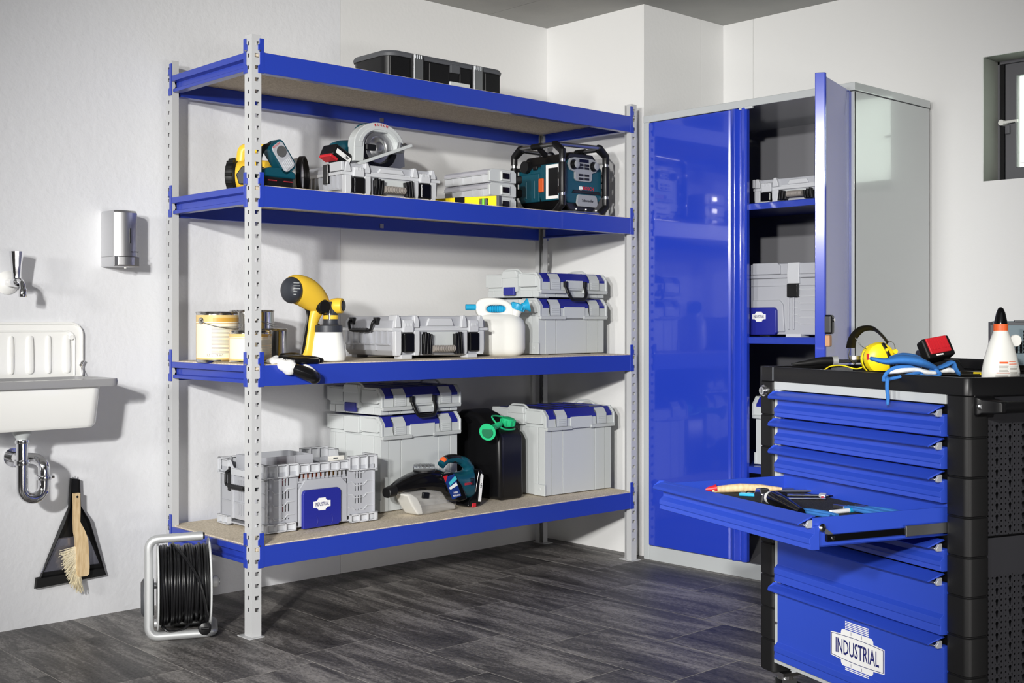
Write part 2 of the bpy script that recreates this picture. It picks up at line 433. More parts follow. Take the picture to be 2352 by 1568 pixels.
for t in TOP:
    for y, s in ((0, 1), (D, -1)):        # long beams
        yo, yi = y-s*.003, y+s*.028
        poly = [(yo, t), (yo, t-.069), (yi, t-.069), (yi, t-.019), (y+s*.030, t-.019), (y+s*.030, t-.016), (y+s*.006, t-.016), (y+s*.006, t)]
        b = M().prism(poly, .040, W-.040, 'x').build('long_beam', BLUE, rack, bevel=.0015, seg=2)
        for x, sx in ((.022, 1), (W-.022, -1)):
            hookplate('x', x, y-s*.0008, sx, t, b); pin((x+sx*.004, y-s*.004, t+.004), (0, -s*.004, 0), b)
    for x, s in ((0, 1), (W, -1)):         # short beams
        a = x-s*.003
        poly = [(a, t), (a, t-.021), (x+s*.0175, t-.0235), (x+s*.0175, t-.0455), (x+s*.002, t-.048), (x+s*.002, t-.060), (x+s*.034, t-.060), (x+s*.034, t-.056), (x+s*.018, t-.050), (x+s*.018, t-.019), (x+s*.034, t-.019), (x+s*.034, t-.016), (x+s*.008, t-.016), (x+s*.008, t)]
        b = M().prism(poly, .050, D-.050, 'y').build('short_beam', BLUE, rack, bevel=.0012, seg=1)
        for y, sy in ((.026, 1), (D-.026, -1)):
            hookplate('y', x-s*.0008, y, sy, t, b); pin((x-s*.004, y+sy*.004, t+.004), (-s*.004, 0, 0), b)
    for x0, x1 in ((.012, W/2-.001), (W/2+.001, W-.012)):
        M().bx(x0, x1, .0065, D-.0065, t-.0155, t+.003).build('chipboard_shelf', CHIP, rack)
for t in TOP[:2]:
    M().bx(W/2-.010, W/2+.008, D-.0325, D-.0275, t-.060, t-.042).build('joint_clip', ZINC, rack)

# ---------------------------------------------------------------- wash basin, tap, dispenser
sk = thing('utility_sink', 'white enamel utility sink with ribbed splashback and grey rim', 'sink', (-.547, WY, 0))
m = M()
sp = rrect(.502, .20, .045, 6, 0, .95)
sp = [(x, z) for x, z in sp if z > .9]+[(-.251, .846), (.251, .846)]
sp = arc(.206, 1.002, .045, 0, 90, 6)+arc(-.206, 1.002, .045, 90, 180, 6)+[(-.251, .846), (.251, .846)]
m.prism(sp, -.012, 0, 'y')
m.build('splashback', ENAMEL, sk, bevel=.004, seg=3)
spi = arc(.222, 1.018, .020, 0, 90, 5)+arc(-.222, 1.018, .020, 90, 180, 5)
rim = [(x*1.0, -.0135, z) for x, z in arc(.206, 1.002, .0405, 0, 90, 6)+arc(-.206, 1.002, .0405, 90, 180, 6)]
M().tube([(.2465, -.0125, .86)]+rim+[(-.2465, -.0125, .86)], .0045, 8).build('splashback_edge', ENAMEL, sk)
rim2 = [(x, -.0125, z) for x, z in arc(.190, .985, .03, 0, 90, 6)+arc(-.190, .985, .03, 90, 180, 6)]
M().tube([(.220, -.0115, .86)]+rim2+[(-.220, -.0115, .86)], .0035, 8).build('splashback_bead', ENAMEL, sk)
for k in range(7):
    x = -.192+.064*k; wd_ = .021 if k % 2 == 0 else .015
    rings = []
    for z, q in ((.868, .3), (.872, .8), (.88, 1), (.985, .95 if k % 2 else .86), (.996, .7), (1.0, .3)):
        rings.append([(x-wd_*q, -.011, z), (x-wd_*q*.6, -.0185, z), (x+wd_*q*.6, -.0185, z), (x+wd_*q, -.011, z)])
    M().loft(rings).build('rib', ENAMEL, sk, subd=1)
for x in (-.205, .212): M().lathe([(.009, -.021), (.009, -.012)], 16, (x-.006, 0, .993), 'y').build('screw_cap', ENAMEL, sk, bevel=.0015)
# basin: outer and inner shells
def ring(w, y0, y1, z, r): return [(x, y, z) for x, y in rrect(w, y1-y0, r, 6, 0, (y0+y1)/2)]
m = M()
m.loft([ring(.34, -.215, -.035, .696, .03), ring(.40, -.232, -.02, .694, .035), ring(.425, -.240, -.014, .705, .045), ring(.445, -.246, -.012, .83, .04),
        ring(.50, -.256, -.0125, .832, .03), ring(.50, -.256, -.0125, .842, .03), ring(.455, -.236, -.022, .842, .04), ring(.43, -.228, -.024, .72, .05), ring(.33, -.21, -.04, .708, .04)])
m.build('basin', ENAMEL, sk, ang=50)
rp = [(x, y) for x, y in rrect(.535, .258, .034, 6, .004, -.139)]
m = M(); n_ = len(rp)
ri = [(x, y) for x, y in rrect(.462, .208, .03, 6, 0, -.132)]
m.loft([[(x, y, .832) for x, y in rp], [(x*1.006, y-.001 if y < -.1 else y, .847) for x, y in rp], [(x, y, .856) for x, y in rp], [(x, y, .857) for x, y in ri], [(x, y, .832) for x, y in ri]], closed=True)
tint(m.build('basin_rim', RIMG, sk, ang=40), 'grey basin rim')
m = M().lathe([(.03, .694), (.029, .678), (.019, .664), (.018, .658)], 20, (-.02, -.165, 0))
tint(m.build('drain_fitting', GREYB, sk), 'pale grey drain fitting')
tr = M()
px, py = -.02, -.165
U = [(px, py, .662), (px, py, .52)]+[(px+.036-.036*math.cos(R(a)), py, .505-.040*math.sin(R(a))) for a in range(15, 180, 15)]+[(px+.072, py, .52), (px+.072, py, .555)]
U += [(px+.070, py+.006, .575), (px+.058, py+.03, .590), (px+.04, py+.06, .592), (px+.03, py+.10, .590), (px+.028, -.002, .588)]
tr.tube(spline(U, 4), .0185, 16)
for c, rr, hh in (((px, py, .586), .024, .016), ((px, py, .655), .0225, .012), ((px+.072, py, .530), .0245, .014)): tr.lathe([(rr, c[2]-hh/2), (rr+.001, c[2]), (rr, c[2]+hh/2)], 20, (c[0], c[1], 0))
tr.cyl((px+.072, py, .530), (px+.105, py-.002, .530), .006, .005, 10)
tr.lathe([(.032, -.012), (.030, -.002)], 20, (px+.028, 0, .588), 'y')
tint(tr.build('drain_trap', CHROME, sk), 'chrome bottle bend trap')
m = M()
m.tube(spline([(.246, -.02, .905), (.238, -.026, .898), (.236, -.03, .885), (.232, -.05, .862), (.23, -.06, .85)], 5), .0012, 6)
for k in range(3): m.lathe([(.006, 0), (.0072, .003), (.006, .006)], 10, (.24+.003*k, -.018, .893+.006*k))
m.build('plug_chain', CHROME, sk)

tp = thing('wall_tap', 'chrome cold water tap on the wall above the sink', 'tap', (-.556, WY, 1.18))
M().lathe([(.040, -.001), (.040, -.004), (.032, -.012), (.02, -.016)], 28, (0, 0, 0), 'y').build('rosette', ENAMEL, tp)
M().lathe([(.013, -.002), (.0145, -.05), (.017, -.085), (.015, -.1)], 18, (0, 0, 0), 'y').build('tap_body', CHROME, tp)
M().lathe([(.013, .0), (.0135, .022), (.0155, .03), (.017, .05), (.023, .094), (.0235, .098), (.019, .100)], 12, (0, -.085, .004)).build('tap_handle', CHROME, tp, ang=20)
M().tube(spline([(0, -.09, .002), (.0, -.115, .004), (.0, -.135, -.006), (.0, -.142, -.03)], 5), .0095, 12).lathe([(.0125, -.05), (.0135, -.046), (.0125, -.026), (.0105, -.022)], 16, (0, -.142, 0)).build('spout', CHROME, tp)

ds = thing('soap_dispenser', 'brushed steel wall dispenser with window slot beside the shelving unit', 'dispenser', (-.178, WY, 1.243))
def dsec(z, f=0): return [(-.047, -.001, z), (-.048, -.085+f, z), (-.045, -.100+f, z), (-.034, -.110+f, z), (-.015, -.116+f, z), (.005, -.117+f, z), (.025, -.113+f, z), (.038, -.105+f, z), (.047, -.088+f, z), (.048, -.001, z)]
M().loft([dsec(.036), dsec(.19), [(x*.96, y*.94, .198) for x, y, z in dsec(0)]]).build('housing', STEEL, ds, ang=25)
M().bx(-.048, .049, -.106, -.001, 0, .036).build('base_housing', STEEL, ds, bevel=.003)
M().loft([[(x*.9, y-.004 if y < -.08 else y, z+.006) for x, y, z in dsec(0, .006)], [(x*.9, y-.004 if y < -.08 else y, z+.034) for x, y, z in dsec(0, .006)]]).build('push_button', STEEL, ds, ang=25)
M().bx(.006, .0105, -.1185, -.112, .082, .135).build('sight_slot', BLACK, ds)
M().lathe([(.004, -.006), (.006, 0.001)], 12, (.002, -.09, 0)).build('nozzle', WHITE, ds)
M().text('AIR WOLF', .0065, front(.026, -.1142, .052, R(12)), 0, 1.1, .02).build('lettering', BLACK, ds)

# dustpan and brush on the wall
dp = thing('dustpan', 'black metal dustpan hung on the wall below the sink', 'dustpan', (-.33, WY-.012, .50), 0)
out = [(-.014, 0), (.014, -.006), (.018, -.10), (.042, -.15), (.112, -.355), (-.132, -.358), (-.044, -.15), (-.02, -.10)]
m = M().prism(out, -.002, 0, 'y')
m.build('pan_plate', BLACK, dp)
def wallstrip(a, b, h0, h1): return [[(a[0], -.001, a[1]), (a[0]+.0025, -.001, a[1]), (a[0]+.0025, -h0, a[1]), (a[0], -h0, a[1])], [(b[0], -.001, b[1]), (b[0]+.0025, -.001, b[1]), (b[0]+.0025, -h1, b[1]), (b[0], -h1, b[1])]]
for a, b, h0, h1 in ((out[0], out[7], .014, .014), (out[7], out[6], .014, .03), (out[6], out[5], .03, .01), (out[1], out[2], .014, .014), (out[2], out[3], .014, .03), (out[3], out[4], .03, .008)):
    M().loft(wallstrip(a, b, h0, h1)).build('pan_wall', BLACK, dp)
m = M().loft([[(-.135, -.0025, -.330), (.104, -.0025, -.326), (.112, -.0025, -.357), (-.14, -.0025, -.368)], [(-.133, -.012, -.334), (.102, -.012, -.330), (.110, -.014, -.355), (-.138, -.014, -.366)]])
tint(m.build('rubber_lip', MBLACK, dp), 'black rubber lip')
M().loft([[(-.118, -.003, -.318), (.094, -.003, -.314), (.05, -.003, -.205), (-.06, -.003, -.205)], [(-.115, -.006, -.315), (.09, -.006, -.311), (.048, -.006, -.208), (-.058, -.006, -.208)]]).build('pan_floor', mat('glossy_dark_metal', S(150, 150, 164), .22, .8), dp)
M().tube([(0, .012, .0), (0, -.012, 0)], .0025, 8).tube([(0, -.012, 0), (0, -.012, .008)], .002, 8).build('wall_hook', ZINC, dp)
br = thing('hand_brush', 'pale wooden hand brush hung in front of the dustpan', 'brush', (-.325, WY-.03, .45), 0)
hp = [(-.010, 0, .012), (-.010, 0, .011), (-.009, -.05, .011), (-.010, -.10, .011), (.000, -.135, .019), (.008, -.165, .0215), (.012, -.26, .0225), (.012, -.285, .021), (.012, -.292, .015)]
m = M(); m.loft([[(cx-w, -.008, z), (cx+w, -.008, z), (cx+w, -.024, z), (cx-w, -.024, z)] for cx, z, w in hp])
m.build('wooden_handle', WOOD, br, bevel=.004, seg=3)
M().cyl((-.010, -.0255, -.012), (-.010, -.0235, -.012), .004, .004, 12).build('hang_hole', BLACK, br)
m = M(); random.seed(3)
for k in range(520):
    t = random.random(); z = -.185-.105*t; a = R(196+82*t+random.uniform(-12, 12)); L = random.uniform(.046, .066)
    x0 = .004-.012*random.random(); y0 = -.006-.012*random.random()
    m.tube([(x0, y0, z), (x0+math.cos(a)*L, y0+random.uniform(-.006, .006), z+math.sin(a)*L)], [.0014, .0009], 3)
o = m.build('bristles', BRISTLE, br); o['kind'] = 'stuff'

# ---------------------------------------------------------------- cable reel on the floor
cr_ = thing('cable_reel', 'grey tube frame cable reel wound with black cable on the floor', 'cable reel', (-.135, .215, 0), R(-25))
fp = bend([(.060, -.07, .338), (-.112, -.07, .334), (-.112, -.07, .0148), (.095, -.07, .0148), (.105, .10, .0148), (-.09, .11, .0148)], .035, 6)
M().tube(fp, .0145, 14).build('tube_frame', SATIN, cr_)
M().cyl((.056, -.07, .338), (.066, -.07, .338), .0125, .0105, 14).build('end_plug', BLACK, cr_)
for x in (-.082, .084):
    M().lathe([(.148, x-.0025), (.150, x), (.148, x+.0025)], 40, (0, 0, .168), 'x').build('reel_disc', mat('white_disc', S(214, 216, 216), .35) if x < 0 else bpy.data.materials['white_disc'], cr_)
M().cyl((-.13, 0, .168), (.12, 0, .168), .011, .011, 12).build('axle', ZINC, cr_)
m = M().lathe([(.05, -.136), (.062, -.128), (.064, -.108), (.06, -.094)], 28, (0, .0, .13), 'x')
m.build('socket_housing', DGREY, cr_)
M().bx(-.122, -.100, -.075, .02, .158, .180).build('axle_bracket', ZINC, cr_, bevel=.003)
random.seed(5)
NT = 19
for k in range(NT):
    x = -.073+.149*k/(NT-1); rr = .128+random.uniform(-.006, .004); ph = random.uniform(-.004, .004)
    pts = [(x+ph*math.sin(2*a), rr*math.cos(a), .168+rr*math.sin(a)) for a in [2*PI*q/30 for q in range(30)]]
    M().tube(pts, .0046, 8, closed=True).build('cable_turn', CABLE, cr_)
M().lathe([(.118, -.078), (.118, .080)], 28, (0, 0, .168), 'x').build('cable_core', CABLE, cr_)
pts = [(-.03, .06, .30), (-.03, -.03, .303), (0.01, -.10, .262), (.045, -.137, .20), (.064, -.138, .12), (.070, -.125, .06), (.062, -.125, .045)]
M().tube(spline(pts, 6), .0046, 8).build('loose_cable', CABLE, cr_)
m = M().lathe([(.008, -.155), (.02, -.15), (.022, -.13), (.016, -.122), (.009, -.10)], 16, (.062, 0, .047), 'y')
m.tube([(.05, -.158, .05), (.074, -.158, .05)], .004, 8)
m.build('plug', BLACK, cr_)
pts = [(-.07, -.06, .045), (-.05, -.075, .03), (-.01, -.07, .03), (.02, -.06, .045)]
M().tube(spline(pts, 6), .0046, 8).build('loose_cable', CABLE, cr_)
M().lathe([(.016, .095), (.02, .1), (.02, .112), (.012, .118)], 18, (0, .0, .168), 'x').build('crank_knob', WHITE, cr_)

# ---------------------------------------------------------------- the emblem used on boxes and trolley
def emblem(w, T, m, mw=1, mt=2, stripes=True):
    """white plate with the word INDUSTRIAL and bolt-like stripes; drawn in X-Y, w wide"""
    def ext(poly, z0, z1, mi): m.loft([[(x, y, z0) for x, y in poly], [(x, y, z1) for x, y in poly]], mi, T)
    c = w*.05
    bow = [(w*(-.5+k/12), w*(.150+.022*math.sin(PI*k/12))) for k in range(13)]
    ext(bow+[(x, -y) for x, y in reversed(bow)], 0, .0006, mw)
    ext(rrect(w*.60, w*(.46 if stripes else .46), c, 4), 0, .00055, mw)
    if stripes:
        for sg in (1, -1):
            for k in range(5):
                y = sg*w*(.248+k*.0215)
                ext([(w*(-.22+.44*q/6), y-w*.006) for q in range(7)]+[(w*(.22-.44*q/6), y+w*.006) for q in range(7)], 0, .0005, mw)
        o = [(x*.97, y*.92) for x, y in bow]; o = o+[(x, -y) for x, y in reversed(o)]
        i = [(x*.95, y*.88) for x, y in bow]; i = i+[(x, -y) for x, y in reversed(i)]
        m.loft([[(x, y, .0006) for x, y in o], [(x, y, .0009) for x, y in o], [(x, y, .0009) for x, y in i], [(x, y, .0006) for x, y in i]], mt, T, closed=True)
        for sg in (1, -1):
            for x in (-.11, .09): ext([(w*x, sg*w*.178), (w*x+w*.006, sg*w*.178), (w*x+w*.006, sg*w*.222), (w*x, sg*w*.222)], .0005, .0007, mt)
    else: ext(rrect(w*.44, w*.62, c*.6, 3), 0, .0005, mw)
    sz_ = w*.265
    m.text('INDUSTRIAL', sz_, T @ Matrix.Translation((0, -w*.006, .0012)), mt, w*.88/(sz_*6.0), .012)
    return m

# ---------------------------------------------------------------- stacking system boxes
def sysbox(label, h, loc, rz=0, w=.425, d=.345, shallow=False, group=None, cat='box', loops=True):
    t = thing('storage_box', label, cat, loc, rz, group)
    lh = min(.078, h*.72); zl = h-lh
    b = M().bx(.014, w-.014, .014, d-.010, .003, h-.02)
    b.bx(.03, .08, .02, .06, 0, .004).bx(w-.08, w-.03, .02, .06, 0, .004).bx(.03, .08, d-.06, d-.02, 0, .004).bx(w-.08, w-.03, d-.06, d-.02, 0, .004)
    b.build('box_body', GREYB, t, bevel=.003)
    for x0, x1 in ((.008, .048), (.0505, .112), (.115, w-.115), (w-.112, w-.0505), (w-.048, w-.008)):
        M().bx(x0, x1, .009, .016, .004, zl+.004).build('front_panel', GREYB, t, bevel=.0012, seg=1)
    for y0, y1 in ((.010, .05), (.053, d*.36), (d*.365, d*.66), (d*.665, d-.05), (d-.048, d-.012)):
        M().bx(.009, .016, y0, y1, .004, zl+.004).build('side_panel', GREYB, t, bevel=.0012, seg=1)
    if h > .2: M().bx(.002, .010, .004, .07, .004, .052).cyl((.004, .035, .03), (.0005, .035, .03), .008, .008, 12).build('foot_catch', GREYB, t, bevel=.002)
    # lid
    prof = [(-.004, zl+.004), (-.004, h-.028), (.020, h), (d, h), (d, zl+.02), (.012, zl+.02), (.012, zl)]
    lid = M().prism(prof, .004, w-.004, 'x').build('lid', GREYB, t, bevel=.003)
    for x in (.0, w-.010):
        M().prism([(-.007, zl+.002), (-.007, h-.028), (.018, h+.003), (d*.3, h+.003), (d*.3, h-.002), (.03, h-.006), (.002, h-.036), (.002, zl+.002)], x, x+.010, 'x').build('lid_edge', GREYB, lid, bevel=.002)
    for x0, x1 in ((.004, .155), (w-.155, w-.004)):
        M().prism([(-.004, zl+.006), (-.013, zl+.003), (-.009, zl-.010), (.006, zl-.007), (.006, zl+.006)], x0, x1, 'x').build('lid_flange', GREYB, lid, bevel=.0015, seg=1)
    M().prism([(-.0055, zl+lh*.50), (-.0055, h-.0285), (.0195, h+.0012), (.032, h+.0012), (.032, h-.003), (.018, h-.003), (.0, h-.03), (.0, zl+lh*.50)], .020, w-.020, 'x').build('blue_strip', DBLUE, lid, bevel=.0008, seg=1)
    M().bx(.03, w-.03, .034, d-.02, h-.002, h+.0015).build('top_panel', mat('dark_blue_top', S(28, 32, 92), .3) if 'dark_blue_top' not in bpy.data.materials else bpy.data.materials['dark_blue_top'], lid, bevel=.001, seg=1)
    for k in range(4):
        M().bx(w*.36+.02*k*4, w*.36+.02*k*4+.005, .05, d-.05, h+.001, h+.0035).build('top_rib', DBLUE, lid)
    for x0 in (.058, w-.122):
        L = M().prism([(-.0075, zl+.005), (-.0075, h-.0285), (.012, h-.004), (.010, h-.001), (-.0095, h-.027), (-.0105, zl+.007)], x0, x0+.064, 'x').build('latch', GREYB, t, bevel=.0015, seg=1)
        for k in range(4): M().bx(x0+.010, x0+.054, -.0125, -.009, zl+.012+.008*k, zl+.0150+.008*k).build('grip_rib', GREYB, L)
    # raised carry loops at the two ends of the lid
    for x, s in ((.010, 1), (w-.010, -1)) if loops else ():
        y0, y1 = d*.36, d*.66
        M().tube(bend([(x, y0-.018, h-.004), (x, y0+.012, h+.017), (x, y1-.012, h+.017), (x, y1+.018, h-.004)], .012, 3), .0045, 8).build('lid_loop', GREYB, lid)
    c = M().bx(-.006, .012, d*.37, d*.65, zl-.002 if shallow else zl+.012, h+.010 if loops else h-.002)
    if loops: c.prism([(d*.36, h-.02), (d*.39, h+.012), (d*.63, h+.012), (d*.66, h-.02)], -.009, .004, 'x')
    sc = c.build('side_catch', GREYB, t, bevel=.0025)
    for y0, y1 in ((.02, d*.34), (d*.68, d-.02)):
        M().prism([(y0, zl+.018), (y0, h-.006), (y1, h-.006), (y1, zl+.018)], .0, .006, 'x').build('side_panel', GREYB, t, bevel=.0015, seg=1)
    if shallow:
        tint(M().bx(-.013, .0, d*.41, d*.61, .012, .048).build('catch_button', DBLUE, sc, bevel=.003), 'blue catch button')
        m = M()
        hx = [(w*.36, -.010, h-.052), (w*.37, -.026, h-.090), (w*.405, -.030, h-.112), (w*.595, -.030, h-.112), (w*.63, -.026, h-.090), (w*.64, -.010, h-.052)]
        m.tube(bend(hx, .012, 3), [.0085]*4+[.0085]*(len(bend(hx, .012, 3))-4), 10, flat=(1, .8))
        for x in (w*.36, w*.64): m.bx(x-.008, x+.008, -.018, 0, h-.058, h-.034)
        tint(m.build('carry_handle', BLACK, t, bevel=.001, seg=1), 'black folding handle')
        M().bx(w*.375, w*.625, -.0065, -.004, zl+.012, h-.030).build('handle_recess', GREYB, lid, bevel=.001, seg=1)
    else:
        M().prism([(w*.345, zl+.0), (w*.345, h-.034), (w*.655, h-.034), (w*.655, zl+.0), (w*.64, zl-.006), (w*.36, zl-.006)], -.0075, -.003, 'y').build('front_pull', GREYB, lid, bevel=.0015, seg=1)
    return t
zb = BZ[3]
sysbox('tall pale grey storage box under a shallow case on the bottom shelf', .372, (.722, .262, zb), R(3), loops=False)
sysbox('shallow grey case with black handle atop the tall box on the bottom shelf', .107, (.722, .262, zb+.3765), R(3), shallow=True, cat='case')
sysbox('tall grey box with blue lid at the right end of the bottom shelf', .368, (1.490, .135, zb), R(-1))
sysbox('medium grey box under a shallow case behind the white canister', .240, (1.492, .175, BZ[2]), R(0), loops=False)
sysbox('shallow grey case with black handle atop the box behind the white canister', .107, (1.492, .175, BZ[2]+.2445), R(0), shallow=True, cat='case')

# ---------------------------------------------------------------- grey ribbed tool cases
def fins(m, x, y, z0, z1, lean, n=3):
    for k in range(n):
        a = x+.0135*k*(1 if lean > 0 else -1)
        m.loft([[(a-.0052, y, z0), (a+.0052, y, z0), (a+.0052, y+.02, z0), (a-.0052, y+.02, z0)], [(a-.0045+lean, y, z1-.004*k), (a+.0045+lean, y, z1-.004*k), (a+.0045+lean, y+.02, z1-.004*k), (a-.0045+lean, y+.02, z1-.004*k)]])
def toolcase(label, w, d, h, zs, loc, rz=0, side_handle=True, low=False):
    t = thing('tool_case', label, 'tool case', loc, rz)
    f = .012
    b = M().prism([(.03, f), (.012, f+.02), (.010, zs-.004), (w-.010, zs-.004), (w-.012, f+.02), (w-.03, f)], .022, d-.012, 'y')
    b.build('case_body', GREY2, t, bevel=.004)
    lid = M().prism([(.010, zs), (.012, h-.022), (.03, h-.004), (w-.03, h-.004), (w-.012, h-.022), (w-.010, zs)], .022, d-.012, 'y').build('case_lid', GREY2, t, bevel=.004)
    M().bx(.002, w-.002, .014, d-.006, zs-.006, zs+.006).build('seam_flange', GREY, t, bevel=.002)
    lx = (.048, w-.106)     # left edges of the two latch pillars
    for x in lx:
        for x0 in (x-.034, x+.052):
            M().prism([(x0, f), (x0+.022, f), (x0+.026, f+.018), (x0+.026, zs-.006), (x0-.002, zs-.006), (x0-.002, f+.018)], .006, .03, 'y').build('corner_pillar', GREY, t, bevel=.003)
            M().prism([(x0-.002, zs+.006), (x0+.026, zs+.006), (x0+.024, h-.02), (x0+.016, h), (x0+.004, h), (x0, h-.02)], .008, .06, 'y').build('lid_pillar', GREY, lid, bevel=.003)
        L = M().prism([(.004, zs-.012), (.002, zs+.022), (.008, h-.018), (.022, h-.018), (.022, zs-.012)], x, x+.048, 'x').build('latch', GREY, t, bevel=.003)
        for k in range(5): M().bx(x+.008+.007*k, x+.011+.007*k, .0005, .006, zs+.012, zs+.024).build('latch_rib', GREY, L)
        m = M().bx(x, x+.048, -.002, .018, max(f+.004, zs-.088), zs-.014)
        tint(m.build('latch_clip', GBLACK, t, bevel=.005), 'glossy black latch clip')
        M().bx(x-.012, x+.04, .004, .05, 0, f+.004).bx(x-.012, x+.04, d-.06, d-.02, 0, f+.004).build('case_foot', GREY, t, bevel=.002)
    xm0, xm1 = lx[0]+.086, lx[1]-.038
    M().prism([(xm0+.03, zs+.012), (xm0+.042, h-.012), (xm1-.042, h-.012), (xm1-.03, zs+.012)], .014, .03, 'y').build('lid_recess', GREY, lid, bevel=.004)
    M().bx(xm0, xm1, .016, .028, zs+.004, zs+.012).build('lid_ledge', GREY, lid, bevel=.002)
    M().bx(xm0+.02, xm1-.02, .016, .03, f+.03, zs-.010).build('handle_recess', GREYB, t, bevel=.002)
    for xa, ln in ((xm0+.006, .006), (xm1-.006, -.006)):
        m = M(); fins(m, xa, -.010, f+.004, zs-.010, ln); q = (xa-.003, xa+.030) if ln > 0 else (xa-.030, xa+.003)
        m.bx(q[0], q[1], -.002, .012, f+.008, zs-.018)
        tint(m.build('handle_arm', BLACK, t, bevel=.002, seg=1), 'black finned handle arm')
    m = M(); n = 26
    pts = [(xm0+.045+(xm1-xm0-.09)*k/n, -.006, f+.026) for k in range(n+1)]
    m.tube(pts, [.0135 if k % 2 else .0122 for k in range(n+1)], 12)
    tint(m.build('handle_grip', TAUPE, t), 'taupe ribbed grip')
    # ribbed left side
    nr = 7
    for k in range(nr+1):
        y = .05+(d-.09)*k/nr
        M().bx(.003, .014, y, y+.006, zs-.055, zs-.006).build('side_rib', GREY2, t)
        if k in (2, 4, 6): M().bx(.003, .014, y, y+.006, f+.02, zs-.06).build('side_rib', GREY2, t)
    M().bx(.004, .014, .04, d-.02, zs-.060, zs-.054).build('side_rail', GREY2, t)
    if side_handle:
        y0, y1 = d*.34, d*.80; zt = h-.016
        m = M().tube(bend([(.006, y0, zt), (-.012, y0, zt-.01), (-.014, y0+.012, zt-.042), (-.014, y1-.012, zt-.042), (-.012, y1, zt-.01), (.006, y1, zt)], .008, 3), .006, 10)
        n = 10
        m.tube([(-.014, y0+.03+(y1-y0-.06)*k/n, zt-.042) for k in range(n+1)], [.009 if k % 2 else .008 for k in range(n+1)], 10)
        for y in (y0, y1): m.bx(-.002, .014, y-.012, y+.012, zt-.02, zt+.008)
        tint(m.build('side_handle', BLACK, t, bevel=.0008, seg=1), 'black side handle')
    else:
        M().bx(-.002, .008, .1, .135, zs-.035, h-.004).build('side_clip', GBLACK, t, bevel=.003)
        M().bx(-.001, .012, .012, .09, zs+.008, h).build('side_block', GREY, t, bevel=.003)
    return t
toolcase('ribbed grey tool case lying between paint sprayer and white canister', .474, .37, .168, .113, (.698, .145, BZ[2]), R(-2.5))
toolcase('ribbed grey tool case with the circular saw lying on top', .462, .285, .130, .088, (.446, .115, BZ[1]), R(-1), side_handle=False)

# ---------------------------------------------------------------- small parts organizers, three in a stack
def organizer(label, z):
    t = thing('parts_organizer', label, 'organizer box', (1.186, .15, z), R(1), 'grey organizer boxes in a stack of three')
    w, d, h = .150, .285, .0565
    M().bx(.003, w-.003, .004, d-.004, 0, h*.56).build('tray', GREY, t, bevel=.004)
    M().bx(0, w, 0, d, h*.56, h*.62).build('flange', GREY, t, bevel=.0012, seg=1)
    l = M().prism([(.002, h*.62), (.002, h-.010), (.012, h-.001), (w-.012, h-.001), (w-.002, h-.010), (w-.002, h*.62)], .002, d-.002, 'y').build('lid', ORG, t, bevel=.002)
    M().prism([(.0, .004), (.0, h*.8), (.014, h-.0005), (w-.014, h-.0005), (w, h*.8), (w, .004)], -.004, .010, 'y').build('front_frame', GREYB, t, bevel=.002)
    M().bx(w*.40, w*.74, -.010, -.003, h*.16, h*.84).build('latch', GREYB, t, bevel=.002)
    tint(M().bx(w*.44, w*.70, -.013, -.009, h*.30, h*.72).build('latch_clip', GBLACK, t, bevel=.002), 'glossy black clip')
    for k in range(4): M().bx(-.001, .004, .04+.062*k, .044+.062*k, .006, h*.54).build('side_rib', GREY, t)
for k, wd_ in enumerate(('bottom', 'middle', 'top')): organizer('small grey organizer box, the %s one of the stack of three' % wd_, BZ[1]+.0570*k)
def level(name, label, loc, rz, L=.40):
    t = thing(name, label, 'spirit level', loc, rz)
    M().cells([0, L-.090, L-.050, L-.02, L-.012], [0, .006, .036, .0445], lambda i, j: not (i == 1 and j == 1), .022, 0).build('level_body', YEL2, t, bevel=.001, seg=1)
    tint(M().bx(-.008, .0, -.0005, .0225, -.0002, .045).bx(L-.012, L, -.0005, .0225, -.0002, .045).build('end_cap', DGREY, t, bevel=.001), 'grey end cap')
    tint(M().bx(L-.20, L-.155, -.0012, .0232, .006, .0452).build('centre_vial', BLACK, t), 'black vial holder')
    tint(M().cyl((L-.070, .001, .021), (L-.070, .021, .021), .0175, .0175, 20).build('vial_ring', DGREY, t), 'grey round vial ring')
    tint(M().cyl((L-.070, -.0015, .004+.003), (L-.070, -.0015, .036), .006, .006, 12).build('vial', mat('vial_green', S(120, 200, 60), .2) if 'vial_green' not in bpy.data.materials else bpy.data.materials['vial_green'], t), 'green vial')
    M().cyl((L-.12, -.001, .012), (L-.12, .004, .012), .0035, .0035, 12).build('bore', BLACK, t)
    return t
level('spirit_level', 'yellow spirit level lying in front of the small organizer boxes', (.986, .40, BZ[1]), R(-69), .40)

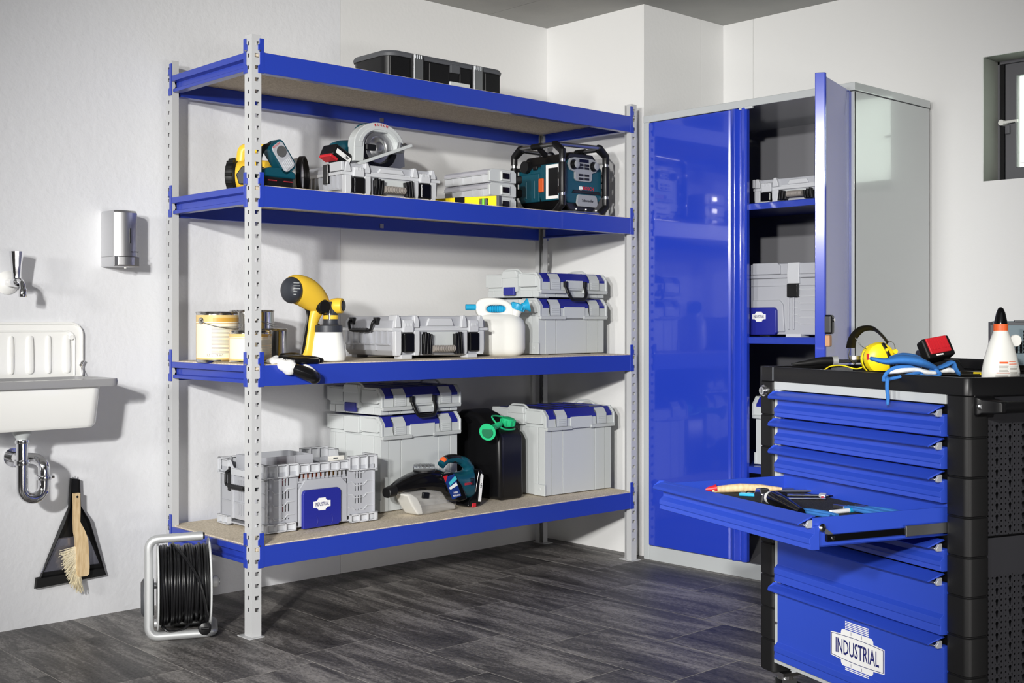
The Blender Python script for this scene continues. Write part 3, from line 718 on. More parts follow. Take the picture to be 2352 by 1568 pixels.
# ---------------------------------------------------------------- black organizer case on the top tier
t = thing('organizer_case', 'flat black organizer case with grey latches on the top tier', 'case', (.655, .125, BZ[0]), R(0))
w, d, h = .600, .255, .128
M().loft([[(x, y, z) for x, y in rrect(w-k, d-k, .05, 6, w/2, d/2)] for z, k in ((0, .035), (.012, .03), (.013, .016), (h-.022, .008))]).build('case_body', BLACK, t, ang=25)
M().loft([[(x, y, z) for x, y in rrect(w-k, d-k, .05, 6, w/2, d/2)] for z, k in ((h-.022, .0), (h-.012, -.004), (h-.002, .006), (h, .03))]).build('case_lid', DGREY, t, ang=25)
for x0 in (.118, w-.178):
    L = M().bx(x0, x0+.046, -.008, .006, .026, h-.004).build('latch', ZINC, t, bevel=.003)
    for k in range(4): M().bx(x0+.006+.010*k, x0+.010+.010*k, -.011, -.006, h-.022, h-.006).build('latch_rib', ZINC, L)
    for xx in (x0-.006, x0+.051): M().bx(xx, xx+.005, -.002, .01, .018, h-.01).build('front_rib', BLACK, t, bevel=.001)
for x0, x1 in ((.20, .30), (.355, .410), (.01, .105), (w-.11, w-.03)):
    M().bx(x0, x1, .0, .012, .02, h-.024).build('front_block', BLACK, t, bevel=.004)
M().bx(.305, .352, -.004, .01, h-.05, h-.016).build('handle_catch', DGREY, t, bevel=.003)
M().bx(.300, .405, -.005, .012, .004, .044).build('label_plate', GREYB, t, bevel=.003)

# ---------------------------------------------------------------- yellow torch and blue work lamp
t = thing('torch', 'large yellow torch with black ends at the left of the second shelf', 'torch', (.125, .365, BZ[1]+.0675), R(-46))
M().lathe([(.045, -.005), (.058, 0), (.060, .02), (.054, .034), (.052, .036)], 28, axis='x').build('end_cap', MBLACK, t)
for k in range(14):
    a = 2*PI*k/14; M().cyl((.002, .057*math.cos(a), .057*math.sin(a)), (.026, .060*math.cos(a), .060*math.sin(a)), .007, .007, 8).build('cap_rib', MBLACK, t)
M().lathe([(.052, .034), (.056, .04), (.057, .12), (.054, .18), (.056, .20), (.052, .215)], 28, axis='x').build('torch_body', YEL, t)
M().lathe([(.050, .200), (.056, .212), (.062, .235), (.065, .258)], 32, axis='x', caps=False).build('lamp_cone', SATIN, t)
M().lathe([(.064, .256), (.070, .258), (.071, .275), (.066, .277), (.062, .268), (.062, .256)], 32, axis='x', caps=False).build('lamp_rim', BLACK, t)
M().lathe([(.0605, .266), (.05, .245), (.03, .232), (.006, .228)], 28, axis='x').build('reflector', CHROME, t)
m = M().tube(bend([(.040, 0, .052), (.046, 0, .100), (.17, 0, .098), (.185, 0, .050)], .014, 4), .014, 12, flat=(1.2, .8))
m.build('handle', YEL, t)
M().prism([(.05, -.035), (.04, .0), (.062, .03), (.14, .026), (.13, -.035)], -.060, -.035, 'y').build('grip_panel', MBLACK, t, bevel=.004)
M().bx(.03, .20, -.035, .035, -.067, -.045).build('base', BLACK, t, bevel=.006)

t = thing('work_lamp', 'dark teal cordless work lamp with tilted grey lamp panel', 'work lamp', (.046, .020, BZ[1]), R(4))
M().loft([[(x, y, z) for x, y in rrect(.145-k, .075-k, .02, 5, .075, .042)] for z, k in ((0, .01), (.004, 0), (.03, 0), (.034, .006))]).build('battery', BLACK, t)
for x in (.03, .095): M().bx(x, x+.035, -.0005, .003, .020, .0235).build('battery_label', mat('dark_red_print', S(150, 40, 48), .5) if 'dark_red_print' not in bpy.data.materials else bpy.data.materials['dark_red_print'], t)
M().prism([(-.005, .034), (.155, .034), (.150, .056), (.11, .074), (.04, .066), (-.01, .052)], .008, .076, 'y').build('lamp_base', TEAL, t, bevel=.008, seg=3)
m = M()
TT = Matrix.Translation((.128, .03, .064)) @ Matrix.Rotation(R(-37), 4, 'Y') @ Matrix.Diagonal((.92, 1, .86, 1)) 
hd = M().loft([[(x, y, z) for x, z in [(p[0], p[1]) for p in rrect(.070, .135, .022, 5, 0, .062)]] for y in (-.022, -.026+.004, .022)], 0, TT)
hd.build('lamp_head', TEAL, t, bevel=.004)
M().loft([[(x, y, z) for x, z in rrect(.056, .118, .016, 5, 0, .062)] for y in (-.027, -.021)], 0, TT).build('lamp_face', GREY2, t, bevel=.002)
M().lathe([(.022, -.031), (.020, -.030), (.006, -.026)], 20, (0, 0, .086), 'y', 0, TT).build('reflector', CHROME, t)
for k in range(6): M().bx(-.022+.0075*k, -.019+.0075*k, -.0295, -.026, .012, .048, 0, TT).build('cooling_rib', GREY, t)
M().text('BOSCH', .011, TT @ front(-.004, -.0272, .116), 0, 1, .02).build('lettering', RED, t)
M().tube(spline([(.06, .03, .145), (.035, .03, .135), (.015, .03, .10), (.015, .03, .06)], 5), .010, 10, flat=(1.3, .8)).build('lamp_handle', BLACK, t)

# ---------------------------------------------------------------- circular saw on the case
sz = BZ[1]+.130
t = thing('circular_saw', 'cordless circular saw with silver guard lying on the grey tool case', 'saw', (.668, .215, sz+.0775), R(3))
TT = Matrix.Rotation(R(-20), 4, 'Y')
g = arc(0, 0, .094, -6, 186, 24)+arc(0, 0, .062, 186, 168, 2)+[(-.052, .034), (-.03, .058), (.03, .058), (.052, .034)]+arc(0, 0, .062, 12, -6, 2)
SG = Matrix.Diagonal((1.32, 1, 1, 1))
M().prism(g, -.022, .02, 'y', 0, SG).build('upper_guard', GREYB, t, bevel=.004)
M().prism([(-.124, -.012), (-.120, .03), (-.072, .028), (-.078, -.06), (-.124, -.062)], -.020, .016, 'y').build('guard_cheek', GREYB, t, bevel=.003)
g = arc(0, 0, .078, 10, 170, 18)+arc(0, 0, .066, 170, 10, 18)
M().prism(g, -.0245, -.020, 'y', 0, SG).build('guard_ridge', GREYB, t, bevel=.001)
n = 48
bl = []
for k in range(n):
    a = 2*PI*k/n; bl += [(.078*math.cos(a), .078*math.sin(a)), (.0735*math.cos(a+.09), .0735*math.sin(a+.09))]
M().prism(bl, -.004, -.002, 'y').build('saw_blade', STEEL, t)
M().lathe([(.060, -.006), (.058, -.0075), (.044, -.0085), (.040, -.006), (.032, -.010), (.028, -.012), (.024, -.0185), (.018, -.022), (.008, -.023)], 32, (0, 0, 0), 'y').build('blade_flange', STEEL, t)
M().prism(arc(0, -.004, .080, 186, 350, 24)+arc(0, -.004, .058, 345, 190, 18), -.016, .006, 'y', 0, Matrix.Diagonal((1.12, 1, 1, 1))).build('lower_guard', GBLACK, t, bevel=.002)
M().tube([(x*1.12, -.017, z) for x, z in arc(0, -.004, .0795, 190, 345, 20)], .0018, 6).build('guard_edge', ZINC, t)
M().bx(-.066, -.02, -.024, -.006, -.016, .008).build('lever', BLACK, t, bevel=.004)
# base plate, seen on edge, tilted up to the right
PT = Matrix.Translation((-.002, 0, -.028)) @ Matrix.Rotation(R(-20), 4, 'Y')
M().bx(-.135, .150, -.040, .105, -.006, -.002, 0, PT).build('base_plate', ZINC, t, bevel=.001)
M().bx(-.142, .152, -.046, -.036, -.010, .002, 0, PT).build('plate_rail', GREYB, t, bevel=.002)
M().bx(-.142, -.132, -.046, .08, -.042, .002, 0, PT).build('plate_bracket', GREYB, t, bevel=.002)
M().prism([(.085, -.085), (.16, -.055), (.15, .045), (.10, .03)], .02, .024, 'y').build('rear_plate', ZINC, t, bevel=.001)
m = M().tube([(.095, -.03, .012), (.12, -.03, .018)], .010, 12).tube([(.085, -.03, -.005), (.092, -.03, .025)], .008, 10)
m.build('fence_screw', ZINC, t)
m = M().tube(spline([(-.02, .06, .004), (-.08, .062, -.002), (-.13, .052, -.010), (-.165, .045, -.022)], 5), [.030]*16, 16)
m.tube(spline([(-.06, .055, .02), (-.03, .06, .075), (.04, .06, .082), (.10, .06, .045)], 5), .018, 12)
m.build('motor_housing', TEAL, t)
M().bx(.09, .125, .01, .08, .03, .065).build('front_grip', BLACK, t, bevel=.006)
bt = Matrix.Translation((-.172, .010, -.040)) @ Matrix.Scale(.88, 4) @ Matrix.Rotation(R(27), 4, 'Y')
M().bx(-.042, .062, -.020, .075, -.026, .026, 0, bt).build('battery', BLACK, t, bevel=.006)
M().bx(-.043, .0, -.014, .07, -.036, -.022, 0, bt).build('battery_base', RED, t, bevel=.004)
m = M(); m.bx(-.030, .052, -.0215, -.018, -.012, .008, 0, bt).text('18V', .016, bt @ front(.028, -.0225, -.002), 1, 1, .03)
m.build('battery_label', [OFFW, BLACK], t)
m = M()
for k, ch in enumerate('BOSCH'):
    a = R(104-7.5*k); T = Matrix.Translation((.086*math.cos(a)*1.29, -.0256, .086*math.sin(a)*.98)) @ Matrix.Rotation(-(a-PI/2)*.8, 4, 'Y') @ Matrix.Rotation(R(90), 4, 'X')
    m.text(ch, .0125, T, 0, 1.15, .03)
m.build('lettering', RED, t)

# ---------------------------------------------------------------- site radio with roll cage
t = thing('site_radio', 'teal site radio in a black tubular roll cage on the second shelf', 'radio', (1.545, .085, BZ[1]))
w, d, h = .295, .325, .318
def oct_(x0, x1, z0, z1, c): return [(x0+c, z0), (x1-c, z0), (x1, z0+c), (x1, z1-c), (x1-c, z1), (x0+c, z1), (x0, z1-c), (x0, z0+c)]
b0, b1 = .028, w-.028
M().prism(oct_(b0+.004, b1-.004, .022, .272, .045), .030, d-.030, 'y').build('radio_chassis', BLACK, t, bevel=.006)
M().prism(oct_(b0, b1, .055, .240, .028), .024, d-.024, 'y').build('radio_body', TEAL, t, bevel=.005)
# left face
M().bx(b0-.006, b0+.004, .045, .155, .065, .225).build('battery_door', TEAL, t, bevel=.004)
M().bx(b0-.006, b0+.004, .165, d-.04, .065, .19).build('side_door', TEAL, t, bevel=.004)
for y in (.19, .24): M().bx(b0-.009, b0-.004, y, y+.012, .08, .16).build('door_rib', TEAL, t, bevel=.002)
tint(M().bx(b0-.012, b0, .135, .165, .105, .165).build('door_latch', ORNG, t, bevel=.004), 'orange door latch')
m = M().bx(b0-.008, b0-.004, .046, .122, .072, .220).build('window_frame', OFFW, t, bevel=.002)
tint(m, 'white door frame')
M().bx(b0-.0095, b0-.007, .046, .105, .085, .205).build('door_window', BLACK, t, bevel=.002)
M().lathe([(.026, b0-.02), (.027, b0-.004), (.03, b0+.004)], 20, (0, .245, .222), 'x').build('knob', BLACK, t)
for y in (.19, .29): M().bx(b0-.010, b0+.002, y-.012, y+.012, .205, .222).build('socket_cover', BLACK, t, bevel=.003)
# front face
fp_ = [(.064, .245), (.052, .218), (.066, .196), (.094, .188), (.094, .160), (.106, .150), (.190, .150), (.200, .160), (.200, .188), (.226, .196), (.240, .218), (.228, .245), (.20, .252), (.092, .252)]
M().prism(fp_, .016, .026, 'y').build('control_panel', RGREY, t, bevel=.002)
for x in (.085, .208):
    k_ = M().lathe([(.021, .012), (.023, .020)], 24, (x, 0, .219), 'y').lathe([(.015, -.004), (.017, .012)], 20, (x, 0, .219), 'y')
    k_.build('dial', BLACK, t)
    M().lathe([(.0165, -.0045), (.014, -.006)], 20, (x, 0, .219), 'y').build('dial_cap', RGREY, t)
M().bx(.118, .176, .0135, .017, .232, .246).build('display', GBLACK, t, bevel=.001)
for i in range(2):
    for j in range(4):
        M().bx((.114, .150)[i], (.143, .179)[i], .0125, .017, (.216, .203, .172, .156)[j], (.226, .212, .182, .166)[j]).build('button', BLACK, t, bevel=.0015, seg=1)
m = M().text('BOSCH', .021, front(.184, .0235, .122), 0, 1, .03)
m.build('lettering', RED, t)
m = M()
for a0, r0 in ((0, .009), (1, .005)): m.tube([(.136+r0*math.cos(2*PI*k/18), .0232, .122+r0*math.sin(2*PI*k/18)) for k in range(18)], .0013, 5, closed=True)
m.bx(.1352, .1368, .0225, .0238, .114, .130)
m.build('maker_mark', OFFW, t)
M().prism([(.105, .056), (.110, .085), (.118, .094), (.222, .094), (.232, .085), (.238, .056), (.228, .042), (.116, .042)], .016, .026, 'y').build('bass_plate', RGREY, t, bevel=.003)
M().text('Subwoofer', .0165, front(.171, .0145, .068), 0, 1, .02).build('lettering', BLACK, t)
M().prism([(.08, .098), (.09, .112), (.25, .112), (.26, .098)], .019, .026, 'y').build('bass_hood', BLACK, t, bevel=.002)
for x in (.11, .17, .235): M().bx(x, x+.004, .024, .032, .028, .034).build('screw_boss', OFFW, t)
# cage: four uprights, joined by rails through chamfered corner elbows
E4 = ((.012, .012), (w-.012, .012), (.012, d-.012), (w-.012, d-.012))
for n4, (x, y) in enumerate(E4):
    ix = .05 if x < .1 else -.05; iy = .05 if y < .1 else -.05
    M().cyl((x, y, .07), (x, y, .25), .0115, .0115, 16).build('cage_upright', ZINC, t)
    M().lathe([(.0155, .095), (.0165, .10), (.0165, .218), (.0155, .223)], 16, (x, y, 0)).build('cage_sleeve', BLACK, t)
    for za, zb_, zc in ((.014, .048, .082), (h-.014, h-.048, h-.082)):
        if n4: M().tube([(x+ix, y+iy*.0, za), (x+ix*.85, y, za), (x, y, zb_), (x, y, zc)], [.0145, .0160, .0165, .0155], 12).build('cage_elbow', BLACK, t)
        M().tube([(x, y+iy, za), (x, y+iy*.85, za), (x, y, zb_), (x, y, zc)], [.0145, .016, .0165, .0155], 12).build('cage_elbow', BLACK, t)
for z in (.014, h-.014):
    for y in (.012, d-.012): M().cyl((.058 if y > .1 else .020, y+(.03 if y < .1 else 0), z), (w-.058, y, z), .0095, .0095, 14).build('cage_rail', ZINC, t)
    for x in (.012, w-.012):
        M().cyl((x, .058, z), (x, d-.058, z), .0095, .0095, 14).build('cage_rail', ZINC, t)
        M().cyl((x, d*.42, z), (x, d*.60, z), .0135, .0135, 14).build('rail_sleeve', BLACK, t)
for x, y in E4:
    cx = b0 if x < .1 else b1; cy = .03 if y < .1 else d-.03
    for z in (.14, .20): M().tube([(x, y, z-.03), (cx, cy+(.02 if y < .1 else -.02), z-.03)], .014, 8, flat=(.6, 1.4)).build('cage_bracket', BLACK, t)
for s in (0, 1): M().tube([(.012+s*(w-.024), d*.5, h-.016), (.06+s*(w-.12), d*.5, .268)], .012, 8).build('cage_stay', BLACK, t)
M().bx(.06, w-.06, .05, d-.05, .0, .024).build('radio_foot', BLACK, t, bevel=.004)

# ---------------------------------------------------------------- paint tins on the third tier
zt = BZ[2]
def paint_tin(label, x, y, r, h, rz=0, printed=True, handle=False, seed=1, grp=None):
    t = thing('paint_tin', label, 'paint tin', (x, y, zt), rz)
    M().lathe([(r-.003, .0), (r, .002), (r+.0015, .005), (r, .008), (r-.0005, h-.008), (r+.001, h-.006), (r+.002, h-.003), (r, h), (r-.006, h-.001), (r-.010, h-.008), (r-.02, h-.009)], 44).build('can', TIN, t)
    def cyl(v, q=r+.0006):    # bends flat print round the tin; v.x is arc length, 0 faces -y
        a = v.x/q-PI/2; return Vector(((q+v.z)*math.cos(a), (q+v.z)*math.sin(a), v.y))
    def patch(m, x0, x1, z0, z1, mi, lift=0, n=24):
        vs = []; fs = []
        for k in range(n+1):
            xx = x0+(x1-x0)*k/n; vs += [(xx, z0, lift), (xx, z1, lift)]
        for k in range(n): fs.append((2*k, 2*k+2, 2*k+3, 2*k+1))
        m.add(vs, fs, mi, cyl)
    if printed:
        m = M(); c = 2*PI*r; rnd = random.Random(seed)
        patch(m, -c*.36, c*.28, .010, h-.012, 0, 0, 44)
        patch(m, -c*.36, c*.28, h*.80, h-.012, 1, .0002, 44)
        patch(m, -c*.36, c*.28, h*.765, h*.775, 2, .0003, 44); patch(m, -c*.36, c*.28, .010, .016, 1, .0002, 44)
        patch(m, -c*.36, -c*.20, .016, h*.76, 1, .0002); patch(m, -c*.01, c*.27, h*.80, h*.88, 2, .0004)
        for k in range(20):
            z = h*.70-k*h*.027; patch(m, -c*.02, c*(.20+.06*rnd.random()), z, z+h*.009, 3 if k not in (6, 9) else 2, .0004, 8)
        m.build('label_sleeve', [CREAM, TANP, TANP2, GREYP], t, fix=False)
        q = M(); q.text('7,5 L  73 m²' if h > .15 else '250', .011 if h > .15 else .018, lambda v: cyl(Vector((v.x*.011+.01 if h > .15 else v.x*.018+c*.19, v.y*.011+.026 if h > .15 else v.y*.018+h*.86, .0006))), 0, 1/.011 if h > .15 else 1/.018) if False else None
        vs, fs = text_mesh('7,5 L  73 m²' if h > .15 else '250 ml', .02)
        sc, ox, oz = (.0115, .002, .026) if h > .15 else (.013, c*.205, h*.80)
        q.add([(x_*sc+ox, y_*sc+oz, .0007) for x_, y_, z_ in vs], fs, 0, cyl)
        q.build('lettering', GREYP if h > .15 else OFFW, t, fix=False)
    if handle:
        for a in ((-118, 62) if not printed else (-130, 50)):
            x_, y_ = math.cos(R(a))*(r+.001), math.sin(R(a))*(r+.001)
            tt = Matrix.Translation((x_, y_, h*.82)) @ Matrix.Rotation(R(a), 4, 'Z')
            M().lathe([(.013, 0), (.012, .002), (.007, .003), (.006, .007), (.002, .007)], 18, (0, 0, 0), 'x', 0, tt).build('handle_ear', TIN, t)
        a0, a1 = (-118, 62) if not printed else (-130, 50)
        pts = [((r+.006+.010*math.sin(PI*k/20))*math.cos(R(a0+(a1-a0)*k/20)), (r+.006+.010*math.sin(PI*k/20))*math.sin(R(a0+(a1-a0)*k/20)), h*.82-.026*math.sin(PI*k/20)) for k in range(21)]
        M().tube(pts, .0014, 6).build('wire_handle', ZINC, t)
    return t
paint_tin('large cream printed paint tin with wire handle behind the left post', .060, .335, .073, .178, R(-38), True, True, 1)
paint_tin('large bare metal tin behind the cream printed paint tins', .262, .440, .081, .186, R(5), False, True, 2)
paint_tin('small cream and tan paint tin in front of the large cream tin', .098, .175, .0715, .113, R(-36), True, False, 3)
paint_tin('small bare shiny metal tin beside the small cream tin', .236, .295, .073, .118, 0, False, False, 4)

# ---------------------------------------------------------------- paint sprayer
t = thing('paint_sprayer', 'yellow paint spray gun with white cup standing on the third tier', 'paint sprayer', (.385, .125, zt))
M().lathe([(.050, 0), (.0625, .004), (.0655, .02), (.064, .035), (.056, .085), (.051, .105)], 32, (0, 0, 0)).build('paint_cup', MILK, t)
M().lathe([(.050, .104), (.0525, .106), (.0525, .128), (.048, .132), (.02, .133)], 32, (0, 0, 0)).build('cup_collar', DGREY2, t)
M().lathe([(.030, .131), (.027, .14), (.027, .19)], 20, (.012, 0, 0)).bx(-.020, .032, -.024, .02, .17, .215).build('spray_neck', DGREY2, t, bevel=.003)
M().lathe([(.0285, .152), (.0285, .166)], 20, (.012, 0, 0)).build('neck_ring', YEL, t)
ax = R(18)
NT_ = Matrix.Translation((.022, -.010, .200)) @ Matrix.Rotation(R(35), 4, 'Z')
M().lathe([(.020, .02), (.026, .006), (.0285, -.012), (.027, -.030), (.020, -.033)], 28, (0, 0, 0), 'y', 0, NT_).build('air_cap', YEL, t)
m = M().lathe([(.0195, -.0325), (.018, -.036), (.004, -.038)], 24, (0, 0, 0), 'y', 0, NT_)
m.build('nozzle', BLACK, t)
# motor body: fat teardrop tilted up to the left
body = spline([(-.006, .02, .190), (-.035, .02, .216), (-.075, .02, .244), (-.115, .02, .258), (-.145, .02, .262), (-.160, .02, .262)], 4)
n = len(body)-1
rad = [.030, .036, .041, .044, .047, .050, .052, .053, .054, .054, .054, .0535, .053, .051, .049, .046, .043, .039, .034, .026, .012]
M().tube(body, rad[:n+1], 24, flat=(.92, 1)).build('motor_body', YEL, t)
cp = M(); cp.ball((-.146, .010, .254), (.034, .050, .047), 22, 14)
cp.build('motor_cap', DGREY2, t)
for k in range(5): M().bx(-.166, -.142, -.0405+abs(k-2)*.003, -.034, .277-.010*k, .2795-.010*k).build('vent_slot', GREYB, t)
h_ = spline([(-.020, .02, .205), (-.045, .02, .165), (-.060, .02, .10), (-.070, .02, .04), (-.080, .02, .008)], 5)
M().tube(h_, [.031, .030, .0285, .027, .026, .024, .0225, .021, .020, .019, .019, .019, .019, .019, .0195, .020, .021, .022, .0225, .023, .023], 18, flat=(.9, 1)).build('pistol_grip', YEL, t)
g_ = spline([(-.028, .019, .135), (-.040, .019, .09), (-.050, .019, .04)], 6)
M().tube(g_, [.006]+[.017]*11+[.006], 12, flat=(1.05, .8)).build('grip_pad', BLACK, t)
M().tube(spline([(-.082, .02, .215), (-.064, .02, .165), (-.078, .02, .10), (-.088, .02, .05), (-.094, .02, .02)], 5), .006, 8, flat=(2.2, 1)).build('grip_back', BLACK, t)
M().bx(-.105, -.045, -.003, .043, -.0005, .02).build('grip_foot', YEL, t, bevel=.006)
M().tube(spline([(-.012, -.012, .215), (-.008, -.02, .19), (-.006, -.02, .15)], 5), .004, 8).build('trigger', ZINC, t)
M().lathe([(.022, -.028), (.027, -.02), (.027, -.008)], 24, (-.030, 0, .196), 'y').build('turn_ring', BLACK, t)

# ---------------------------------------------------------------- gloves: one surface, remeshed from tubes
def glove_mesh(parts, voxel=.004):
    m = M()
    for pts, rad, fl in parts:
        P = spline(pts, 5); n = len(P)
        rr = []
        for i in range(n):
            q = i/(n-1)*(len(rad)-1); k = min(int(q), len(rad)-2); rr.append(rad[k]+(rad[k+1]-rad[k])*(q-k))
        m.tube(P, rr, 12, flat=fl)
        m.ball(P[-1], rr[-1]*.96, 10, 6); m.ball(P[0], rr[0]*.9, 10, 6)
    return m
def remesh(o, v, smooth=4):
    r = o.modifiers.new('remesh', 'REMESH'); r.mode = 'VOXEL'; r.voxel_size = v; r.use_smooth_shade = True
    s_ = o.modifiers.new('smooth', 'SMOOTH'); s_.iterations = smooth; s_.factor = .5
    return o
t = thing('work_glove', 'black coated white knit work gloves hanging over the beam edge', 'glove', (.19, -.005, zt))
def gl(*a): return [(x-.19, y+.005, z-zt) for x, y, z in a]
G = [(gl((.115, .060, .917), (.15, .05, .921), (.20, .045, .922)), [.012, .014, .013], (1.6, .8)),
     (gl((.13, .035, .920), (.17, .035, .925), (.22, .040, .922), (.262, .05, .917)), [.014, .0125, .012, .010], (1.2, .9)),
     (gl((.14, .02, .918), (.19, .022, .921), (.25, .03, .920), (.292, .03, .913)), [.015, .013, .0125, .011], (1.2, .9)),
     (gl((.15, .055, .93), (.20, .062, .933), (.24, .07, .926)), [.012, .011, .009], (1.2, .9)),
     (gl((.16, .004, .914), (.21, .0, .914), (.26, .006, .912)), [.014, .013, .011], (1.2, .9))]
remesh(glove_mesh(G).build('glove_fingers', KNIT, t), .0028, 3)
G2 = [(gl((.135, -.020, .893), (.165, -.028, .882), (.20, -.034, .868), (.222, -.034, .858)), [.024, .030, .031, .024], (1.0, .75)),
      (gl((.15, -.036, .884), (.185, -.044, .872), (.21, -.042, .862)), [.014, .018, .014], (1, 1))]
remesh(glove_mesh(G2).build('glove_palm', KNIT, t), .0028, 3)
remesh(glove_mesh([(gl((.112, -.010, .902), (.122, -.016, .898), (.132, -.019, .894)), [.022, .0285, .0285], (1.0, .78))]).build('glove_cuff', KNITW, t), .0028, 3)
remesh(glove_mesh([(gl((.198, -.012, .895), (.215, -.018, .884), (.232, -.022, .868), (.240, -.024, .858)), [.010, .012, .012, .009], (1, 1))]).build('glove_knit', KNITW, t), .0028, 3)
remesh(glove_mesh([(gl((.098, .055, .914), (.108, .05, .916), (.122, .045, .918)), [.010, .016, .017], (1.6, .75)), (gl((.098, .03, .912), (.112, .028, .914), (.13, .022, .914)), [.010, .013, .013], (1.4, .8))]).build('glove_cuff', KNITW, t), .0028, 3)

# ---------------------------------------------------------------- canisters
def rr3(w, d, r, z, n=6, cx=0, cy=0): return [(x, y, z) for x, y in rrect(w, d, r, n, cx, cy)]
t = thing('water_canister', 'white plastic canister with blue tap and spout beside the grey boxes', 'canister', (1.318, .238, zt), R(-36))
w, d, h = .225, .130, .170
M().loft([rr3(w-.05, d-.04, .04, 0), rr3(w-.012, d-.010, .055, .012), rr3(w, d, .06, .03), rr3(w, d, .06, h-.045), rr3(w-.015, d-.012, .06, h-.02), rr3(w-.06, d-.05, .045, h), rr3(w-.11, d-.08, .03, h+.006)]).build('canister_body', WHITE, t, ang=60)
m = M()
arch = [(-.125, .10), (-.128, .165), (-.115, .205), (-.085, .232), (-.03, .242), (.03, .238), (.075, .215), (.098, .18), (.105, .12)]
inn = [(.062, .158), (.050, .176), (.03, .184), (-.02, .186), (-.036, .178), (-.036, .160), (-.02, .152), (.04, .150)]
oo = []; ii = []
for k in range(36):
    a = 2*PI*k/36; c_, s_ = math.cos(a), math.sin(a); e_ = 2/2.6
    oo.append((-.018+.080*math.copysign(abs(c_)**e_, c_), .192+.050*math.copysign(abs(s_)**e_, s_)+.010*c_*(-1)))
    ii.append((-.012+.040*math.copysign(abs(c_)**e_, c_), .196+.016*math.copysign(abs(s_)**e_, s_)))
M().loft([[(x, -.030, z) for x, z in oo], [(x, .030, z) for x, z in oo], [(x, .030, z) for x, z in ii], [(x, -.030, z) for x, z in ii]], closed=True).build('carry_arch', WHITE, t, bevel=.010, seg=4, ang=50)
sp_ = [(-.165, 0, .200), (-.10, 0, .202), (.045, 0, .200)]
tint(M().cyl((-.140, -.016, .203), (-.085, -.012, .203), .0125, .0125, 16).build('stowed_spout', CYAN, t), 'cyan spout')
m = M(); n = 22
m.tube([(-.050+.078*k/n, .0, .196) for k in range(n+1)], [.0165 if k % 2 else .0135 for k in range(n+1)], 14)
tint(m.build('spout_bellows', CYAN, t), 'cyan ribbed spout')
TT = Matrix.Translation((.070, -.010, .176)) @ Matrix.Rotation(R(20), 4, 'Y')
M().lathe([(.022, -.01), (.022, .012), (.028, .016)], 20, T=TT).build('filler_neck', WHITE, t)
c = M().lathe([(.029, .016), (.031, .02), (.031, .040), (.027, .044), (.006, .046)], 24, T=TT)
tint(c.build('screw_cap', CYAN, t), 'cyan screw cap')
for k in range(12):
    a = 2*PI*k/12; M().cb((.031*math.cos(a), .031*math.sin(a), .030), (.005, .005, .020), T=TT).build('cap_ridge', CYAN, t)
T2 = Matrix.Translation((.145, -.018, .155)) @ Matrix.Rotation(R(-72), 4, 'Y')@ Matrix.Rotation(R(18), 4, 'X')
T2 = Matrix.Translation((.108, -.02, .208)) @ Matrix.Rotation(R(75), 4, 'Y')
tint(M().lathe([(.014, -.012), (.016, .0), (.028, .014), (.030, .018), (.026, .018), (.014, .004), (.004, .002)], 24, T=T2, caps=True).build('tap_outlet', CYAN, t), 'cyan outlet')

zb = BZ[3]
t = thing('fuel_canister', 'black fuel canister with green cap and spout on the bottom shelf', 'canister', (1.352, .340, zb), R(0))
w, d, h = .140, .305, .335
pf = [(-.152, .012), (-.140, .0), (.140, .0), (.152, .012), (.154, .300), (.140, .345), (.105, .366), (.06, .368), (.0, .352), (-.045, .325), (-.09, .305), (-.125, .295), (-.148, .262)]
M().prism(pf, -w/2, w/2, 'x').build('canister_body', BLACK, t, bevel=.036, seg=5, ang=60)
M().prism([(.02, .318), (.05, .338), (.10, .338), (.115, .322), (.09, .314), (.04, .310)], -w/2-.0012, w/2+.0012, 'x').build('handle_recess', GBLACK, t, bevel=.001)
TT = Matrix.Translation((.02, -.095, h-.045)) @ Matrix.Rotation(R(12), 4, 'X')
M().lathe([(.026, -.03), (.026, .02)], 20, T=TT).build('filler_neck', BLACK, t)
tint(M().lathe([(.028, .016), (.030, .02), (.030, .042), (.026, .048), (.012, .052), (.004, .052)], 24, T=TT).build('screw_cap', GREEN, t), 'green screw cap')
for k in range(10):
    a = 2*PI*k/10; M().cb((.030*math.cos(a), .030*math.sin(a), .031), (.006, .006, .022), T=TT).build('cap_ridge', GREEN, t)
lp = [(.055*math.cos(2*PI*k/24)-.055, -.095+.028*math.sin(2*PI*k/24), h-.034+.004*math.cos(2*PI*k/24)) for k in range(24)]
lp = spline([(.052, -.10, h-.038), (.03, -.13, h-.044), (-.03, -.135, h-.040), (-.062, -.125, h-.018), (-.06, -.09, h+.010), (-.02, -.065, h+.012), (.03, -.062, h+.004)], 5)
tint(M().tube(lp, .0038, 8).build('cap_strap', GREEN, t), 'green cap strap')
m = M(); pts = []; rad = []
A, B = Vector((-.040, -.118, h-.020)), Vector((-.170, -.185, h-.030))
n = 30
for k in range(n+1):
    q = k/n; pts.append(A+(B-A)*q+Vector((0, 0, -.010*q*q)))
    rad.append(.0125 if (k % 2 and k < 16) else (.0105 if k < 16 else (.015 if k < 24 else .015+.0035*(k-24))))
m.tube(pts, rad, 18)
tint(m.build('pouring_spout', GREEN, t), 'green pouring spout')
dv = (B-A).normalized()
M().tube([pts[-1]-dv*.002, pts[-1]+dv*.0015], [.026, .024], 18).build('spout_mouth', mat('deep_green', S(20, 110, 74), .4), t)
m = M()
for k in range(8): m.bx(-.0715, -.069, -.09+.024*k, -.085+.024*k, .10+.01*(k % 3), .12+.012*(k % 2))
M().bx(-.0718, -.069, -.10, .10, .135, .138).build('embossed_line', BLACK, t)

